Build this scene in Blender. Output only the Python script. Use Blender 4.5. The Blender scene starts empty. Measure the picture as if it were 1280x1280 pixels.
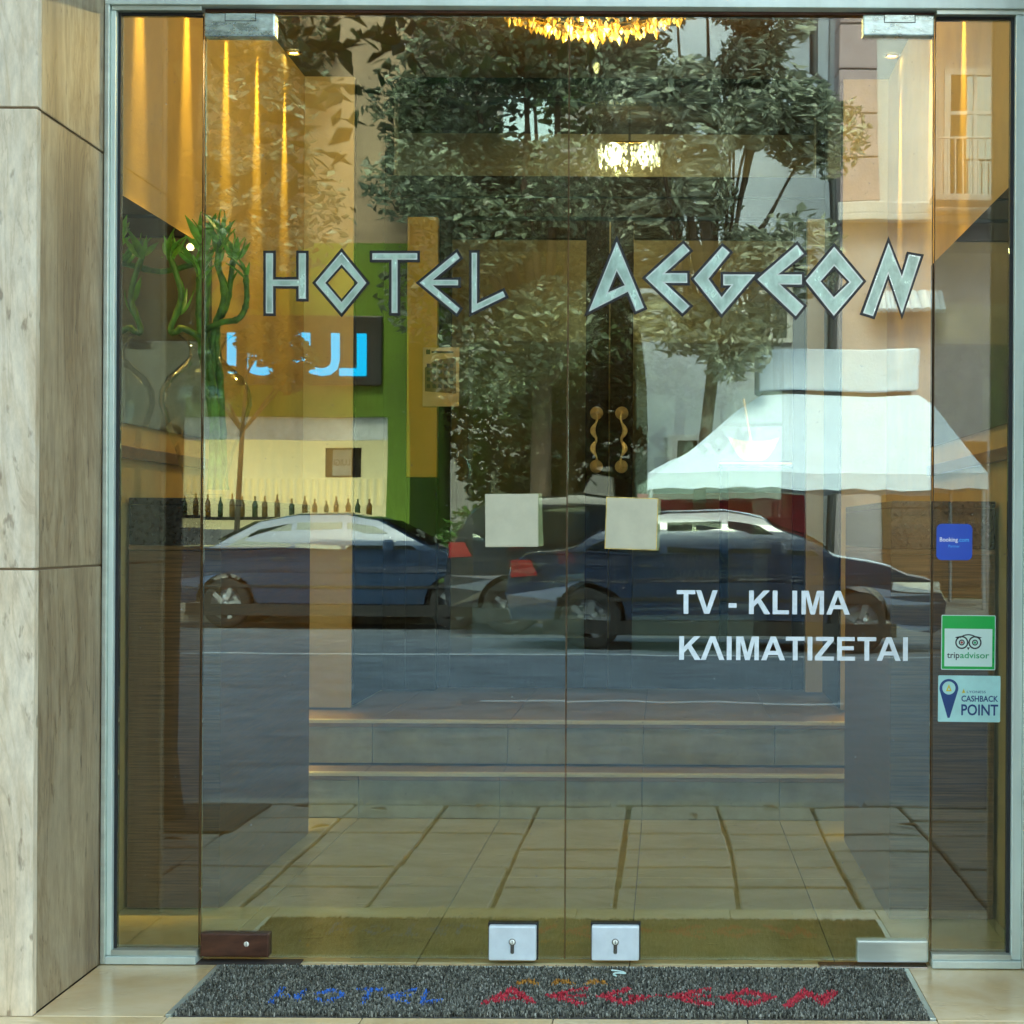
import bpy, bmesh, math, random
from mathutils import Vector, Matrix, Euler
from mathutils.geometry import tessellate_polygon

R = math.radians
rnd = random.Random(7)
S = bpy.context.scene
C = S.collection

# ------------------------------------------------------------------ camera
D = 4.9                                   # distance of the camera from the glass
cam_d = bpy.data.cameras.new('camera')
cam = bpy.data.objects.new('camera', cam_d); C.objects.link(cam)
cam.location = (0, -D, 1.08)
cam.rotation_euler = (R(90), R(-0.30), 0)
cam_d.sensor_width = 36
cam_d.lens = 36 * D / 2.56
cam_d.shift_x = -(833 - 640) / 1280
cam_d.shift_y = (665 - 640) / 1280
cam_d.clip_start = 0.05; cam_d.clip_end = 2000
S.camera = cam

# ------------------------------------------------------------------ light
SUN_EL = 50
w = bpy.data.worlds.new('World'); S.world = w; w.use_nodes = True
nt = w.node_tree; nt.nodes.clear()
sky = nt.nodes.new('ShaderNodeTexSky'); sky.sky_type = 'NISHITA'; sky.sun_disc = False
sky.sun_elevation = R(SUN_EL); sky.sun_rotation = 0
sky.air_density = 1.0; sky.dust_density = 2.5; sky.ozone_density = 1.0
bg = nt.nodes.new('ShaderNodeBackground'); bg.inputs['Strength'].default_value = 0.15
wo = nt.nodes.new('ShaderNodeOutputWorld')
nt.links.new(sky.outputs[0], bg.inputs[0]); nt.links.new(bg.outputs[0], wo.inputs[0])
sd = bpy.data.lights.new('sun', 'SUN'); sd.energy = .65; sd.angle = R(14); sd.color = (1, .95, .87)
so = bpy.data.objects.new('sun', sd); C.objects.link(so)
so.rotation_euler = Vector((0, -math.cos(R(SUN_EL)), -math.sin(R(SUN_EL)))).to_track_quat('-Z', 'Y').to_euler()
S.view_settings.view_transform = 'Standard'; S.view_settings.look = 'None'
S.view_settings.gamma = 1; S.view_settings.use_curve_mapping = False
S.view_settings.exposure = 2.95
S.view_settings.use_white_balance = True; S.view_settings.white_balance_temperature = 7300; S.view_settings.white_balance_tint = -3   # the camera's 'shade' setting
S.render.engine = 'CYCLES'
S.cycles.max_bounces = 8; S.cycles.transparent_max_bounces = 18
S.cycles.glossy_bounces = 3; S.cycles.diffuse_bounces = 3; S.cycles.use_adaptive_sampling = True; S.cycles.adaptive_threshold = .02
S.cycles.use_denoising = True
S.cycles.sample_clamp_indirect = 6

# ------------------------------------------------------------------ materials
MATS = {}
def new_mat(name):
    m = bpy.data.materials.new(name); m.use_nodes = True
    n = m.node_tree; n.nodes.clear()
    out = n.nodes.new('ShaderNodeOutputMaterial')
    MATS[name] = m
    return m, n, out
def node(n, t, **kw):
    x = n.nodes.new(t)
    for k, v in kw.items():
        if k in x.inputs.keys(): x.inputs[k].default_value = v
        else: setattr(x, k, v)
    return x
def coords(n, scale=(1, 1, 1), rot=(0, 0, 0)):
    tc = n.nodes.new('ShaderNodeTexCoord'); mp = n.nodes.new('ShaderNodeMapping')
    mp.inputs['Scale'].default_value = scale; mp.inputs['Rotation'].default_value = rot
    g = n.nodes.new('ShaderNodeNewGeometry')
    n.links.new(g.outputs['Position'], mp.inputs[0])
    n.nodes.remove(tc)
    return mp.outputs[0]
def ramp(n, fac, stops):
    r = n.nodes.new('ShaderNodeValToRGB'); e = r.color_ramp.elements
    e[0].position = stops[0][0]; e[0].color = (*stops[0][1], 1)
    e[1].position = stops[-1][0]; e[1].color = (*stops[-1][1], 1)
    for p, c in stops[1:-1]:
        k = e.new(p); k.color = (*c, 1)
    n.links.new(fac, r.inputs[0])
    return r.outputs[0]
def pbr(name, col, rough=.5, metal=0, var=.12, scale=(8, 8, 8), bump=0, bscale=None, spec=.5, emit=None, estr=0, objvar=0, detail=6, rvar=.1):
    m, n, out = new_mat(name)
    b = node(n, 'ShaderNodeBsdfPrincipled', Metallic=metal, Roughness=rough)
    b.inputs['Specular IOR Level'].default_value = spec
    co = coords(n, scale)
    nz = node(n, 'ShaderNodeTexNoise', Scale=1.0, Detail=detail, Roughness=.6)
    n.links.new(co, nz.inputs['Vector'])
    lo = tuple(max(0, c * (1 - var * 2)) for c in col); hi = tuple(min(1, c * (1 + var * 2)) for c in col)
    c = ramp(n, nz.outputs[0], [(.25, lo), (.5, col), (.75, hi)])
    if objvar:
        oi = n.nodes.new('ShaderNodeObjectInfo')
        mr = node(n, 'ShaderNodeMapRange'); mr.inputs['To Min'].default_value = 1 - objvar; mr.inputs['To Max'].default_value = 1 + objvar
        n.links.new(oi.outputs['Random'], mr.inputs[0])
        mx = node(n, 'ShaderNodeMix', data_type='RGBA', blend_type='MULTIPLY'); mx.inputs[0].default_value = 1
        n.links.new(c, mx.inputs[6]); n.links.new(mr.outputs[0], mx.inputs[7]); c = mx.outputs[2]
    n.links.new(c, b.inputs['Base Color'])
    if rvar:
        mr = node(n, 'ShaderNodeMapRange'); mr.inputs['To Min'].default_value = max(0, rough - rvar); mr.inputs['To Max'].default_value = min(1, rough + rvar)
        n.links.new(nz.outputs[0], mr.inputs[0]); n.links.new(mr.outputs[0], b.inputs['Roughness'])
    if bump:
        nb = nz
        if bscale:
            nb = node(n, 'ShaderNodeTexNoise', Scale=1.0, Detail=4)
            n.links.new(coords(n, bscale), nb.inputs['Vector'])
        bp = node(n, 'ShaderNodeBump', Strength=bump, Distance=.01)
        n.links.new(nb.outputs[0], bp.inputs['Height']); n.links.new(bp.outputs[0], b.inputs['Normal'])
    if emit:
        b.inputs['Emission Color'].default_value = (*emit, 1); b.inputs['Emission Strength'].default_value = estr
    n.links.new(b.outputs[0], out.inputs[0])
    return m
def emis(name, col, s):
    m, n, out = new_mat(name)
    e = node(n, 'ShaderNodeEmission', Strength=s); e.inputs[0].default_value = (*col, 1)
    n.links.new(e.outputs[0], out.inputs[0]); return m
def pane(name, refl, tint, wav=0, wscale=(2, 2, 2), graze=.5, rough=0.0, smear=0):
    """coated sheet glass: a fixed share is mirrored (more at grazing angles), the rest passes tinted"""
    m, n, out = new_mat(name)
    tr = node(n, 'ShaderNodeBsdfTransparent'); tr.inputs[0].default_value = (*tint, 1)
    gl = node(n, 'ShaderNodeBsdfGlossy', Roughness=rough); gl.inputs[0].default_value = (.86, 1, .99, 1)
    lw = node(n, 'ShaderNodeLayerWeight', Blend=.15)
    mr = node(n, 'ShaderNodeMapRange'); mr.inputs['To Min'].default_value = refl; mr.inputs['To Max'].default_value = min(1, refl + graze)
    n.links.new(lw.outputs['Fresnel'], mr.inputs[0])
    mx = node(n, 'ShaderNodeMixShader')
    n.links.new(mr.outputs[0], mx.inputs[0]); n.links.new(tr.outputs[0], mx.inputs[1]); n.links.new(gl.outputs[0], mx.inputs[2])
    if wav:
        nz = node(n, 'ShaderNodeTexNoise', Scale=1.0, Detail=1.0, Roughness=.4)
        n.links.new(coords(n, wscale), nz.inputs['Vector'])
        bp = node(n, 'ShaderNodeBump', Strength=1.0, Distance=wav)
        n.links.new(nz.outputs[0], bp.inputs['Height']); n.links.new(bp.outputs[0], gl.inputs['Normal'])
    last = mx.outputs[0]
    if smear:
        df = node(n, 'ShaderNodeBsdfDiffuse'); df.inputs[0].default_value = (.75, .76, .72, 1)
        sn = node(n, 'ShaderNodeTexNoise', Scale=1.0, Detail=8.0, Roughness=.68, Distortion=1.2); n.links.new(coords(n, (3.1, 3.1, 1.4), (0, .5, 0)), sn.inputs['Vector'])
        f1 = node(n, 'ShaderNodeMapRange'); f1.inputs['From Min'].default_value = .48; f1.inputs['From Max'].default_value = .85; f1.inputs['To Max'].default_value = smear
        n.links.new(sn.outputs[0], f1.inputs[0])
        sp = node(n, 'ShaderNodeTexNoise', Scale=1.0, Detail=2.0); n.links.new(coords(n, (95, 95, 95)), sp.inputs['Vector'])
        f2 = node(n, 'ShaderNodeMapRange'); f2.inputs['From Min'].default_value = .735; f2.inputs['From Max'].default_value = .80; f2.inputs['To Max'].default_value = .30
        n.links.new(sp.outputs[0], f2.inputs[0]); ad = node(n, 'ShaderNodeMath', operation='ADD'); n.links.new(f1.outputs[0], ad.inputs[0]); n.links.new(f2.outputs[0], ad.inputs[1])
        m3 = node(n, 'ShaderNodeMixShader'); n.links.new(ad.outputs[0], m3.inputs[0]); n.links.new(last, m3.inputs[1]); n.links.new(df.outputs[0], m3.inputs[2]); last = m3.outputs[0]
    n.links.new(last, out.inputs[0]); return m
def stone(name, lo, mid, hi, sc, rough=.45, pits=.5, vein=0):
    """travertine: vertical veining with fine pits"""
    m, n, out = new_mat(name)
    b = node(n, 'ShaderNodeBsdfPrincipled', Roughness=rough)
    oi = n.nodes.new('ShaderNodeObjectInfo')
    g = n.nodes.new('ShaderNodeNewGeometry'); add = node(n, 'ShaderNodeVectorMath', operation='ADD')
    ml = node(n, 'ShaderNodeVectorMath', operation='SCALE'); ml.inputs['Scale'].default_value = 7
    cb = n.nodes.new('ShaderNodeCombineXYZ')
    for i in range(3): n.links.new(oi.outputs['Random'], cb.inputs[i])
    n.links.new(cb.outputs[0], ml.inputs[0]); n.links.new(g.outputs['Position'], add.inputs[0]); n.links.new(ml.outputs[0], add.inputs[1])
    mp = n.nodes.new('ShaderNodeMapping'); mp.inputs['Scale'].default_value = sc; n.links.new(add.outputs[0], mp.inputs[0])
    nz = node(n, 'ShaderNodeTexNoise', Scale=1.0, Detail=9.0, Roughness=.62, Distortion=.9); n.links.new(mp.outputs[0], nz.inputs['Vector'])
    c = ramp(n, nz.outputs[0], [(.22, lo), (.42, mid), (.55, hi), (.63, mid), (.8, lo)])
    big = node(n, 'ShaderNodeTexNoise', Scale=2.2, Detail=5.0, Roughness=.6); n.links.new(add.outputs[0], big.inputs['Vector'])
    mrb = node(n, 'ShaderNodeMapRange'); mrb.inputs['To Min'].default_value = .72; mrb.inputs['To Max'].default_value = 1.22
    n.links.new(big.outputs[0], mrb.inputs[0])
    mx = node(n, 'ShaderNodeMix', data_type='RGBA', blend_type='MULTIPLY'); mx.inputs[0].default_value = 1
    n.links.new(c, mx.inputs[6]); n.links.new(mrb.outputs[0], mx.inputs[7])
    mp2 = n.nodes.new('ShaderNodeMapping'); mp2.inputs['Scale'].default_value = (sc[0] * 6, sc[1] * 6, sc[2] * 14); n.links.new(add.outputs[0], mp2.inputs[0])
    pz = node(n, 'ShaderNodeTexNoise', Scale=1.0, Detail=3.0); n.links.new(mp2.outputs[0], pz.inputs['Vector'])
    pr = ramp(n, pz.outputs[0], [(.28, (.35, .3, .25)), (.36, (1, 1, 1)), (.9, (1, 1, 1))])
    mx2 = node(n, 'ShaderNodeMix', data_type='RGBA', blend_type='MULTIPLY'); mx2.inputs[0].default_value = pits
    n.links.new(mx.outputs[2], mx2.inputs[6]); n.links.new(pr, mx2.inputs[7])
    fin = mx2.outputs[2]
    if vein:
        mp3 = n.nodes.new('ShaderNodeMapping'); mp3.inputs['Scale'].default_value = (sc[0] * .55, sc[1] * .55, sc[2] * .9); n.links.new(add.outputs[0], mp3.inputs[0])
        vz = node(n, 'ShaderNodeTexNoise', Scale=1.0, Detail=7.0, Roughness=.6, Distortion=1.6); n.links.new(mp3.outputs[0], vz.inputs['Vector'])
        vc = ramp(n, vz.outputs[0], [(.40, (1, 1, 1)), (.455, (.86, .80, .70)), (.47, (.50, .40, .30)), (.482, (.92, .88, .82)), (.53, (1, 1, 1)), (.575, (.70, .60, .48)), (.60, (1, 1, 1))])
        mx3 = node(n, 'ShaderNodeMix', data_type='RGBA', blend_type='MULTIPLY'); mx3.inputs[0].default_value = vein
        n.links.new(fin, mx3.inputs[6]); n.links.new(vc, mx3.inputs[7]); fin = mx3.outputs[2]
        mp4 = n.nodes.new('ShaderNodeMapping'); mp4.inputs['Scale'].default_value = (sc[0] * 8, sc[1] * 8, sc[2] * 16); n.links.new(add.outputs[0], mp4.inputs[0])
        hz_ = node(n, 'ShaderNodeTexNoise', Scale=1.0, Detail=6.0, Roughness=.7); n.links.new(mp4.outputs[0], hz_.inputs['Vector'])
        mr4 = node(n, 'ShaderNodeMapRange'); mr4.inputs['From Min'].default_value = .3; mr4.inputs['From Max'].default_value = .7; mr4.inputs['To Min'].default_value = .78; mr4.inputs['To Max'].default_value = 1.15; n.links.new(hz_.outputs[0], mr4.inputs[0])
        mx4 = node(n, 'ShaderNodeMix', data_type='RGBA', blend_type='MULTIPLY'); mx4.inputs[0].default_value = .9
        n.links.new(fin, mx4.inputs[6]); n.links.new(mr4.outputs[0], mx4.inputs[7]); fin = mx4.outputs[2]
    n.links.new(fin, b.inputs['Base Color'])
    bp = node(n, 'ShaderNodeBump', Strength=.35, Distance=.004); n.links.new(pr, bp.inputs['Height']); n.links.new(bp.outputs[0], b.inputs['Normal'])
    n.links.new(b.outputs[0], out.inputs[0]); return m

stone('travertine_side_shaded', (.15, .098, .050), (.285, .205, .115), (.385, .295, .175), (6.5, 6.5, 1.1), .5, .55, .7)  # same stone as the front slabs, recess shade put into a darker colour
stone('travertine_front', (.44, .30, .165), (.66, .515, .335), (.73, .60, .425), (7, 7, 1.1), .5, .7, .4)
stone('marble_tile', (.54, .36, .15), (.70, .50, .24), (.76, .58, .33), (2.2, 2.2, 2.2), .22, .0)
stone('slab', (.22, .17, .115), (.31, .25, .175), (.38, .31, .23), (3, 3, 3), .6, .5)
pbr('joint_brown', (.20, .13, .07), .9)
pbr('joint_dirt', (.045, .03, .02), .9)
pbr('aluminium', (.60, .66, .58), .38, .75, .07, (3, 3, 30), .05, (60, 60, 60))
pbr('aluminium_painted', (.66, .74, .65), .4, .35, .06, (14, 14, 3), .05, (80, 80, 80))
pbr('chrome_worn', (.55, .64, .58), .3, .85, .25, (25, 25, 60), .15, (50, 50, 90), rvar=.2)
pbr('silver_box', (.78, .83, .82), .35, .25, .05, (20, 20, 20))
pbr('brown_cover', (.075, .026, .012), .4, .1, .3, (15, 15, 40))
pbr('steel', (.45, .43, .40), .25, .95, .1)
pbr('gasket', (.012, .012, .012), .6)
pbr('glass_edge', (.10, .055, .02), .25, .0, .3, (5, 5, 9))
pbr('black', (.008, .009, .010), .35)
pbr('letter_rim', (.72, .80, .75), .25, .55, .05)
pbr('letter_foil', (.42, .56, .47), .25, .35, .2, (30, 30, 16))
pbr('white_vinyl', (.70, .74, .73), .45, 0, .08, (40, 40, 60))
pbr('plate_beige', (.54, .50, .35), .36, .25, .06, (12, 12, 12), .05, (40, 40, 40))
pbr('plate_edge', (.60, .42, .10), .4, .2, .3, (60, 60, 60))
pbr('sticker_blue', (.006, .075, .52), .3, 0, .02)
pbr('sticker_green', (.01, .42, .07), .3, 0, .02)
pbr('sticker_white', (.62, .80, .70), .35, 0, .03)
pbr('sticker_teal', (.42, .72, .66), .35, 0, .08, (14, 14, 14))
pbr('ink_navy', (.012, .05, .17), .4)
pbr('ink_dark', (.02, .03, .03), .4)
pbr('ink_green', (.02, .40, .13), .4)
pbr('ink_cyan', (.08, .45, .85), .4)
pbr('ink_white', (.85, .88, .9), .4)
pbr('ink_yellow', (.62, .50, .05), .4)
pbr('ink_red', (.5, .05, .04), .4)
pbr('mat_base', (.07, .062, .046), .95, 0, .4, (220, 220, 220))
m, n, out = new_mat('mat_fibre'); b_ = node(n, 'ShaderNodeBsdfDiffuse'); g_ = n.nodes.new('ShaderNodeNewGeometry')
n.links.new(ramp(n, g_.outputs['Random Per Island'], [(0, (.06, .056, .042)), (.5, (.16, .15, .11)), (.8, (.25, .235, .175)), (1, (.38, .36, .28))]), b_.inputs[0]); n.links.new(b_.outputs[0], out.inputs[0])
pbr('mat_blue', (.04, .17, .55), .9, 0, .3, (160, 160, 160))
pbr('mat_red', (.55, .035, .05), .9, 0, .3, (160, 160, 160))
pbr('mat_orange', (.50, .22, .03), .9, 0, .3, (160, 160, 160))
pane('door_glass', .135, (.92, .965, .87), .00035, (3.2, 3.2, 1.3), smear=.014)
pane('door_glass_wavy', .135, (.92, .965, .87), .0011, (4.2, 4.2, .9), smear=.014)
pane('side_glass', .055, (.94, .965, .90), .0002, (3, 3, 2), smear=.014)
pane('inner_glass', .08, (.90, .91, .88), .0002, (3, 3, 2))
pane('window_glass', .30, (.35, .38, .40))
pane('vase_glass', .05, (.96, .98, .97), graze=.38)
pane('car_glass', .07, (.08, .095, .10), graze=.35)
m, n, out = new_mat('mirror'); g_ = node(n, 'ShaderNodeBsdfGlossy', Roughness=0.0); g_.inputs[0].default_value = (.62, .62, .58, 1); n.links.new(g_.outputs[0], out.inputs[0])
pbr('wall_gold', (.50, .34, .13), .6, 0, .08, (6, 6, 6), .08, (90, 90, 90))
pbr('wall_cream', (.66, .54, .34), .6, 0, .06, (6, 6, 6), .08, (90, 90, 90))
pbr('wall_yellow', (.70, .50, .12), .6, 0, .05)
pbr('ceiling_brown', (.060, .035, .018), .6, 0, .15)
pbr('wood_cab', (.13, .062, .024), .42, 0, .4, (6, 6, 240), .08)
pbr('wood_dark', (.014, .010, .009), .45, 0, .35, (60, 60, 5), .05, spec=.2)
pbr('granite', (.018, .018, .020), .15, 0, .6, (90, 90, 90))
pbr('trim_wood', (.16, .08, .03), .4, 0, .3, (4, 80, 80))
stone('floor_inner', (.44, .38, .17), (.52, .46, .22), (.58, .52, .28), (2.5, 2.5, 2.5), .15, .0)
pbr('riser', (.40, .40, .31), .35, 0, .12, (9, 9, 9))
pbr('tread', (.36, .25, .16), .35, 0, .15, (9, 9, 9))
pbr('nosing', (.92, .88, .74), .35, .1, .05)
pbr('brass', (.90, .80, .58), .32, .45, .15, (40, 40, 40))
pbr('poster_paper', (.80, .68, .50), .5, 0, .1)
pbr('poster_dark', (.05, .04, .035), .5)
pbr('poster_mid', (.20, .15, .10), .5)
pbr('leaf_bamboo', (.22, .50, .06), .4, 0, .3, (20, 20, 20))
pbr('stalk_bamboo', (.10, .21, .035), .5, 0, .45, (30, 30, 20))
m, n, out = new_mat('crystal'); b_ = node(n, 'ShaderNodeBsdfPrincipled', Roughness=.1, Metallic=.2); g_ = n.nodes.new('ShaderNodeNewGeometry')
n.links.new(ramp(n, g_.outputs['Random Per Island'], [(0, (.10, .05, .01)), (.5, (.5, .3, .08)), (1, (.85, .7, .4))]), b_.inputs['Base Color'])
n.links.new(ramp(n, g_.outputs['Random Per Island'], [(0, (.01, .004, .0)), (.55, (.05, .024, .003)), (.85, (.14, .075, .012)), (1, (.5, .33, .1))]), b_.inputs['Emission Color']); b_.inputs['Emission Strength'].default_value = 1.0; n.links.new(b_.outputs[0], out.inputs[0])
pbr('crystal_clear', (.8, .78, .7), .08, .2, .1, emit=(1, .9, .7), estr=.10)
pbr('lamp_metal', (.45, .30, .10), .25, .9)
emis('bulb', (1, .74, .34), 8)
emis('spot_disc', (1, .75, .35), 6)
emis('lamp_white', (1, .9, .7), 1.1)
pbr('amber_glow', (.75, .5, .2), .2, 0, .2, (30, 30, 30), emit=(1, .5, .12), estr=.09)  # bowl and table edge glow from their material, no lamp in them
pbr('carpet', (.10, .05, .03), .95)
pbr('asphalt', (.12, .14, .16), .8, 0, .22, (3, 3, 3), .3, (160, 160, 160))
pbr('marking', (.42, .44, .45), .7, 0, .15, (9, 9, 9))
pbr('kerb_stone', (.24, .23, .20), .8, 0, .25, (4, 4, 4), .2, (50, 50, 50), objvar=.12)
pbr('paving_far', (.26, .25, .23), .8, 0, .2, (3, 3, 3))
pbr('leaf_dry', (.20, .10, .03), .8)
pbr('earth', (.07, .05, .03), .95, 0, .3, (4, 4, 4), .5, (30, 30, 30))
pbr('ground_mix', (.12, .11, .09), .95)
pbr('lawn', (.055, .12, .02), .95, 0, .35, (5, 5, 5), .5, (60, 60, 60))
pbr('bark', (.07, .05, .035), .9, 0, .4, (12, 12, 3), .6, (30, 30, 8))
def leafmat(name, col):
    m, n, out = new_mat(name)
    b = node(n, 'ShaderNodeBsdfDiffuse'); t = node(n, 'ShaderNodeBsdfTranslucent')
    g = n.nodes.new('ShaderNodeNewGeometry')
    c = ramp(n, g.outputs['Random Per Island'], [(0, tuple(x * .45 for x in col)), (.5, col), (1, tuple(min(1, x * 1.7) for x in col))])
    n.links.new(c, b.inputs[0]); n.links.new(c, t.inputs[0])
    gl = node(n, 'ShaderNodeBsdfGlossy', Roughness=.42)
    mx = node(n, 'ShaderNodeMixShader', Fac=.3); mx2 = node(n, 'ShaderNodeMixShader', Fac=.06)
    n.links.new(b.outputs[0], mx.inputs[1]); n.links.new(t.outputs[0], mx.inputs[2])
    n.links.new(mx.outputs[0], mx2.inputs[1]); n.links.new(gl.outputs[0], mx2.inputs[2]); n.links.new(mx2.outputs[0], out.inputs[0])
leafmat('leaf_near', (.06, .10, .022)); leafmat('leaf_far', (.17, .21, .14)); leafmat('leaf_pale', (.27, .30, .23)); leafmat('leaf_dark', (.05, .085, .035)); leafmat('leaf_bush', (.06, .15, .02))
pbr('wall_pale', (.40, .46, .54), .8, 0, .05, (2, 2, 2)); pbr('wall_pink', (.34, .26, .28), .85, 0, .08, (3, 3, 3))
pbr('wall_white', (.46, .46, .48), .8, 0, .06, (2, 2, 2)); pbr('wall_green', (.11, .20, .012), .7, 0, .06, (2, 2, 2))
pbr('wall_lilac', (.36, .33, .36), .85, 0, .1, (2, 2, 2)); pbr('wall_ochre', (.36, .27, .18), .85, 0, .1, (2, 2, 2)); pbr('wall_grey', (.20, .19, .18), .85, 0, .12, (2, 2, 2))
pbr('canvas', (.56, .66, .78), .8, 0, .05, (3, 3, 3), .1, (14, 14, 14)); pbr('cloth_red', (.28, .015, .03), .85, 0, .15)
pbr('tube_grey', (.4, .4, .42), .4, .6); pbr('iron', (.05, .055, .06), .5, .4); pbr('frame_white', (.60, .62, .62), .5)
pbr('display_cream_glow', (.60, .52, .32), .6, 0, .06, emit=(1, .85, .5), estr=.2); pbr('bottle_amber', (.25, .12, .02), .2); pbr('bottle_green', (.03, .07, .02), .2)  # cream display walls glow, the shop's lighting put into their colour
emis('neon_cyan', (.0, .45, 1.0), .62)
pbr('tyre', (.012, .012, .012), .8); pbr('rim', (.42, .43, .45), .3, .85)
def paint(name, col, rough=.22):
    m = pbr(name, col, rough, .25, .03, rvar=0); b = [x for x in m.node_tree.nodes if x.type == 'BSDF_PRINCIPLED'][0]
    b.inputs['Coat Weight'].default_value = 1; b.inputs['Coat Roughness'].default_value = .04
paint('paint_dark', (.020, .024, .030)); paint('paint_blue', (.02, .05, .11)); paint('paint_navy', (.018, .04, .09))
pbr('lamp_red', (.30, .010, .014), .15, emit=(1, .03, .04), estr=.01); pbr('lamp_clear', (.7, .72, .74), .1, .4)
pbr('number_plate', (.75, .75, .72), .4)

# ------------------------------------------------------------------ mesh helpers
class MB:
    def __init__(s): s.v = []; s.f = []; s.sm = []
    def add(s, vs, fs, smooth=False):
        o = len(s.v); s.v += [tuple(v) for v in vs]
        s.f += [tuple(i + o for i in f) for f in fs]; s.sm += [smooth] * len(fs); return s
    def box(s, x0, x1, y0, y1, z0, z1):
        vs = [(x, y, z) for x in (x0, x1) for y in (y0, y1) for z in (z0, z1)]
        return s.add(vs, [(0, 1, 3, 2), (4, 6, 7, 5), (0, 4, 5, 1), (2, 3, 7, 6), (0, 2, 6, 4), (1, 5, 7, 3)])
    def bbox(s, x0, x1, y0, y1, z0, z1, b=.004, seg=2):
        bm = bmesh.new(); bmesh.ops.create_cube(bm, size=1)
        for v in bm.verts: v.co = ((x0 + x1) / 2 + v.co.x * (x1 - x0), (y0 + y1) / 2 + v.co.y * (y1 - y0), (z0 + z1) / 2 + v.co.z * (z1 - z0))
        bmesh.ops.bevel(bm, geom=bm.edges[:], offset=b, segments=seg, affect='EDGES', profile=.6)
        bm.verts.index_update(); s.add([v.co[:] for v in bm.verts], [[v.index for v in f.verts] for f in bm.faces]); bm.free(); return s
    def tube(s, pts, rad, n=8, cap=True):
        pts = [Vector(p) for p in pts]; k = len(pts)
        rad = rad if isinstance(rad, (list, tuple)) else [rad] * k
        vs = []; ref = None
        for i, p in enumerate(pts):
            t = (pts[min(i + 1, k - 1)] - pts[max(i - 1, 0)]).normalized()
            if ref is None: ref = Vector((1, 0, 0)) if abs(t.x) < .8 else Vector((0, 1, 0))
            a = (ref - t * ref.dot(t)).normalized(); b = t.cross(a); ref = a
            vs += [p + (a * math.cos(2 * math.pi * j / n) + b * math.sin(2 * math.pi * j / n)) * rad[i] for j in range(n)]
        fs = [(i * n + j, i * n + (j + 1) % n, (i + 1) * n + (j + 1) % n, (i + 1) * n + j) for i in range(k - 1) for j in range(n)]
        s.add(vs, fs, True)
        if cap: s.add(vs[:n], [tuple(range(n))[::-1]]); s.add(vs[-n:], [tuple(range(n))])
        return s
    def lathe(s, prof, c=(0, 0, 0), n=24, axis='z', closed=False):
        vs = []
        for r, h in prof:
            for j in range(n):
                a = 2 * math.pi * j / n; p = (r * math.cos(a), r * math.sin(a), h)
                if axis == 'y': p = (p[0], h, p[1])
                if axis == 'x': p = (h, p[0], p[1])
                vs.append((p[0] + c[0], p[1] + c[1], p[2] + c[2]))
        k = len(prof)
        return s.add(vs, [(i * n + j, i * n + (j + 1) % n, (i + 1) * n + (j + 1) % n, (i + 1) * n + j) for i in range(k - 1) for j in range(n)], True)
    def prism(s, conts, y0, y1, plane='xz'):
        """contours in a plane (first outer, the rest holes), extruded between y0 (seen side) and y1"""
        cs = [[Vector((p[0], p[1], 0)) for p in c] for c in conts]; tri = tessellate_polygon(cs); flat = [p for c in cs for p in c]
        def P(p, y): return (p.x, y, p.y) if plane == 'xz' else ((p.x, p.y, y) if plane == 'xy' else (y, p.x, p.y))
        n0 = len(flat); vs = [P(p, y0) for p in flat] + [P(p, y1) for p in flat]
        fs = [tuple(t) for t in tri] + [tuple(i + n0 for i in t[::-1]) for t in tri]; o = 0
        for c in cs:
            k = len(c); fs += [(o + i, o + (i + 1) % k, n0 + o + (i + 1) % k, n0 + o + i) for i in range(k)]; o += k
        return s.add(vs, fs)
    def mesh(s, name, mat):
        me = bpy.data.meshes.new(name); me.from_pydata(s.v, [], s.f); me.polygons.foreach_set('use_smooth', s.sm); me.update()
        bm = bmesh.new(); bm.from_mesh(me); bmesh.ops.recalc_face_normals(bm, faces=bm.faces); bm.to_mesh(me); bm.free()
        me.materials.append(MATS[mat]); return me
    def build(s, name, mat, parent=None):
        return obj(name, s.mesh(name, mat), parent)
def obj(name, me, parent=None):
    o = bpy.data.objects.new(name, me); C.objects.link(o)
    if parent: o.parent = parent; o.matrix_parent_inverse = Matrix.Identity(4); 
    return o
def tag(o, label, cat, group=None, kind=None):
    o['label'] = label; o['category'] = cat
    if group: o['group'] = group
    if kind: o['kind'] = kind
    return o
def thing(name, label, cat, loc=(0, 0, 0), rz=0, group=None):
    o = bpy.data.objects.new(name, None); C.objects.link(o); o.location = loc; o.rotation_euler = (0, 0, rz); o.empty_display_size = .1
    return tag(o, label, cat, group)
def struct(name, mb, mat, parent=None):
    o = mb.build(name, mat, parent)
    if not parent: o['kind'] = 'structure'
    return o
def box(name, mat, parent, *a, b=0):
    m = MB(); m.bbox(*a, b=b) if b else m.box(*a); return m.build(name, mat, parent)
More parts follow.
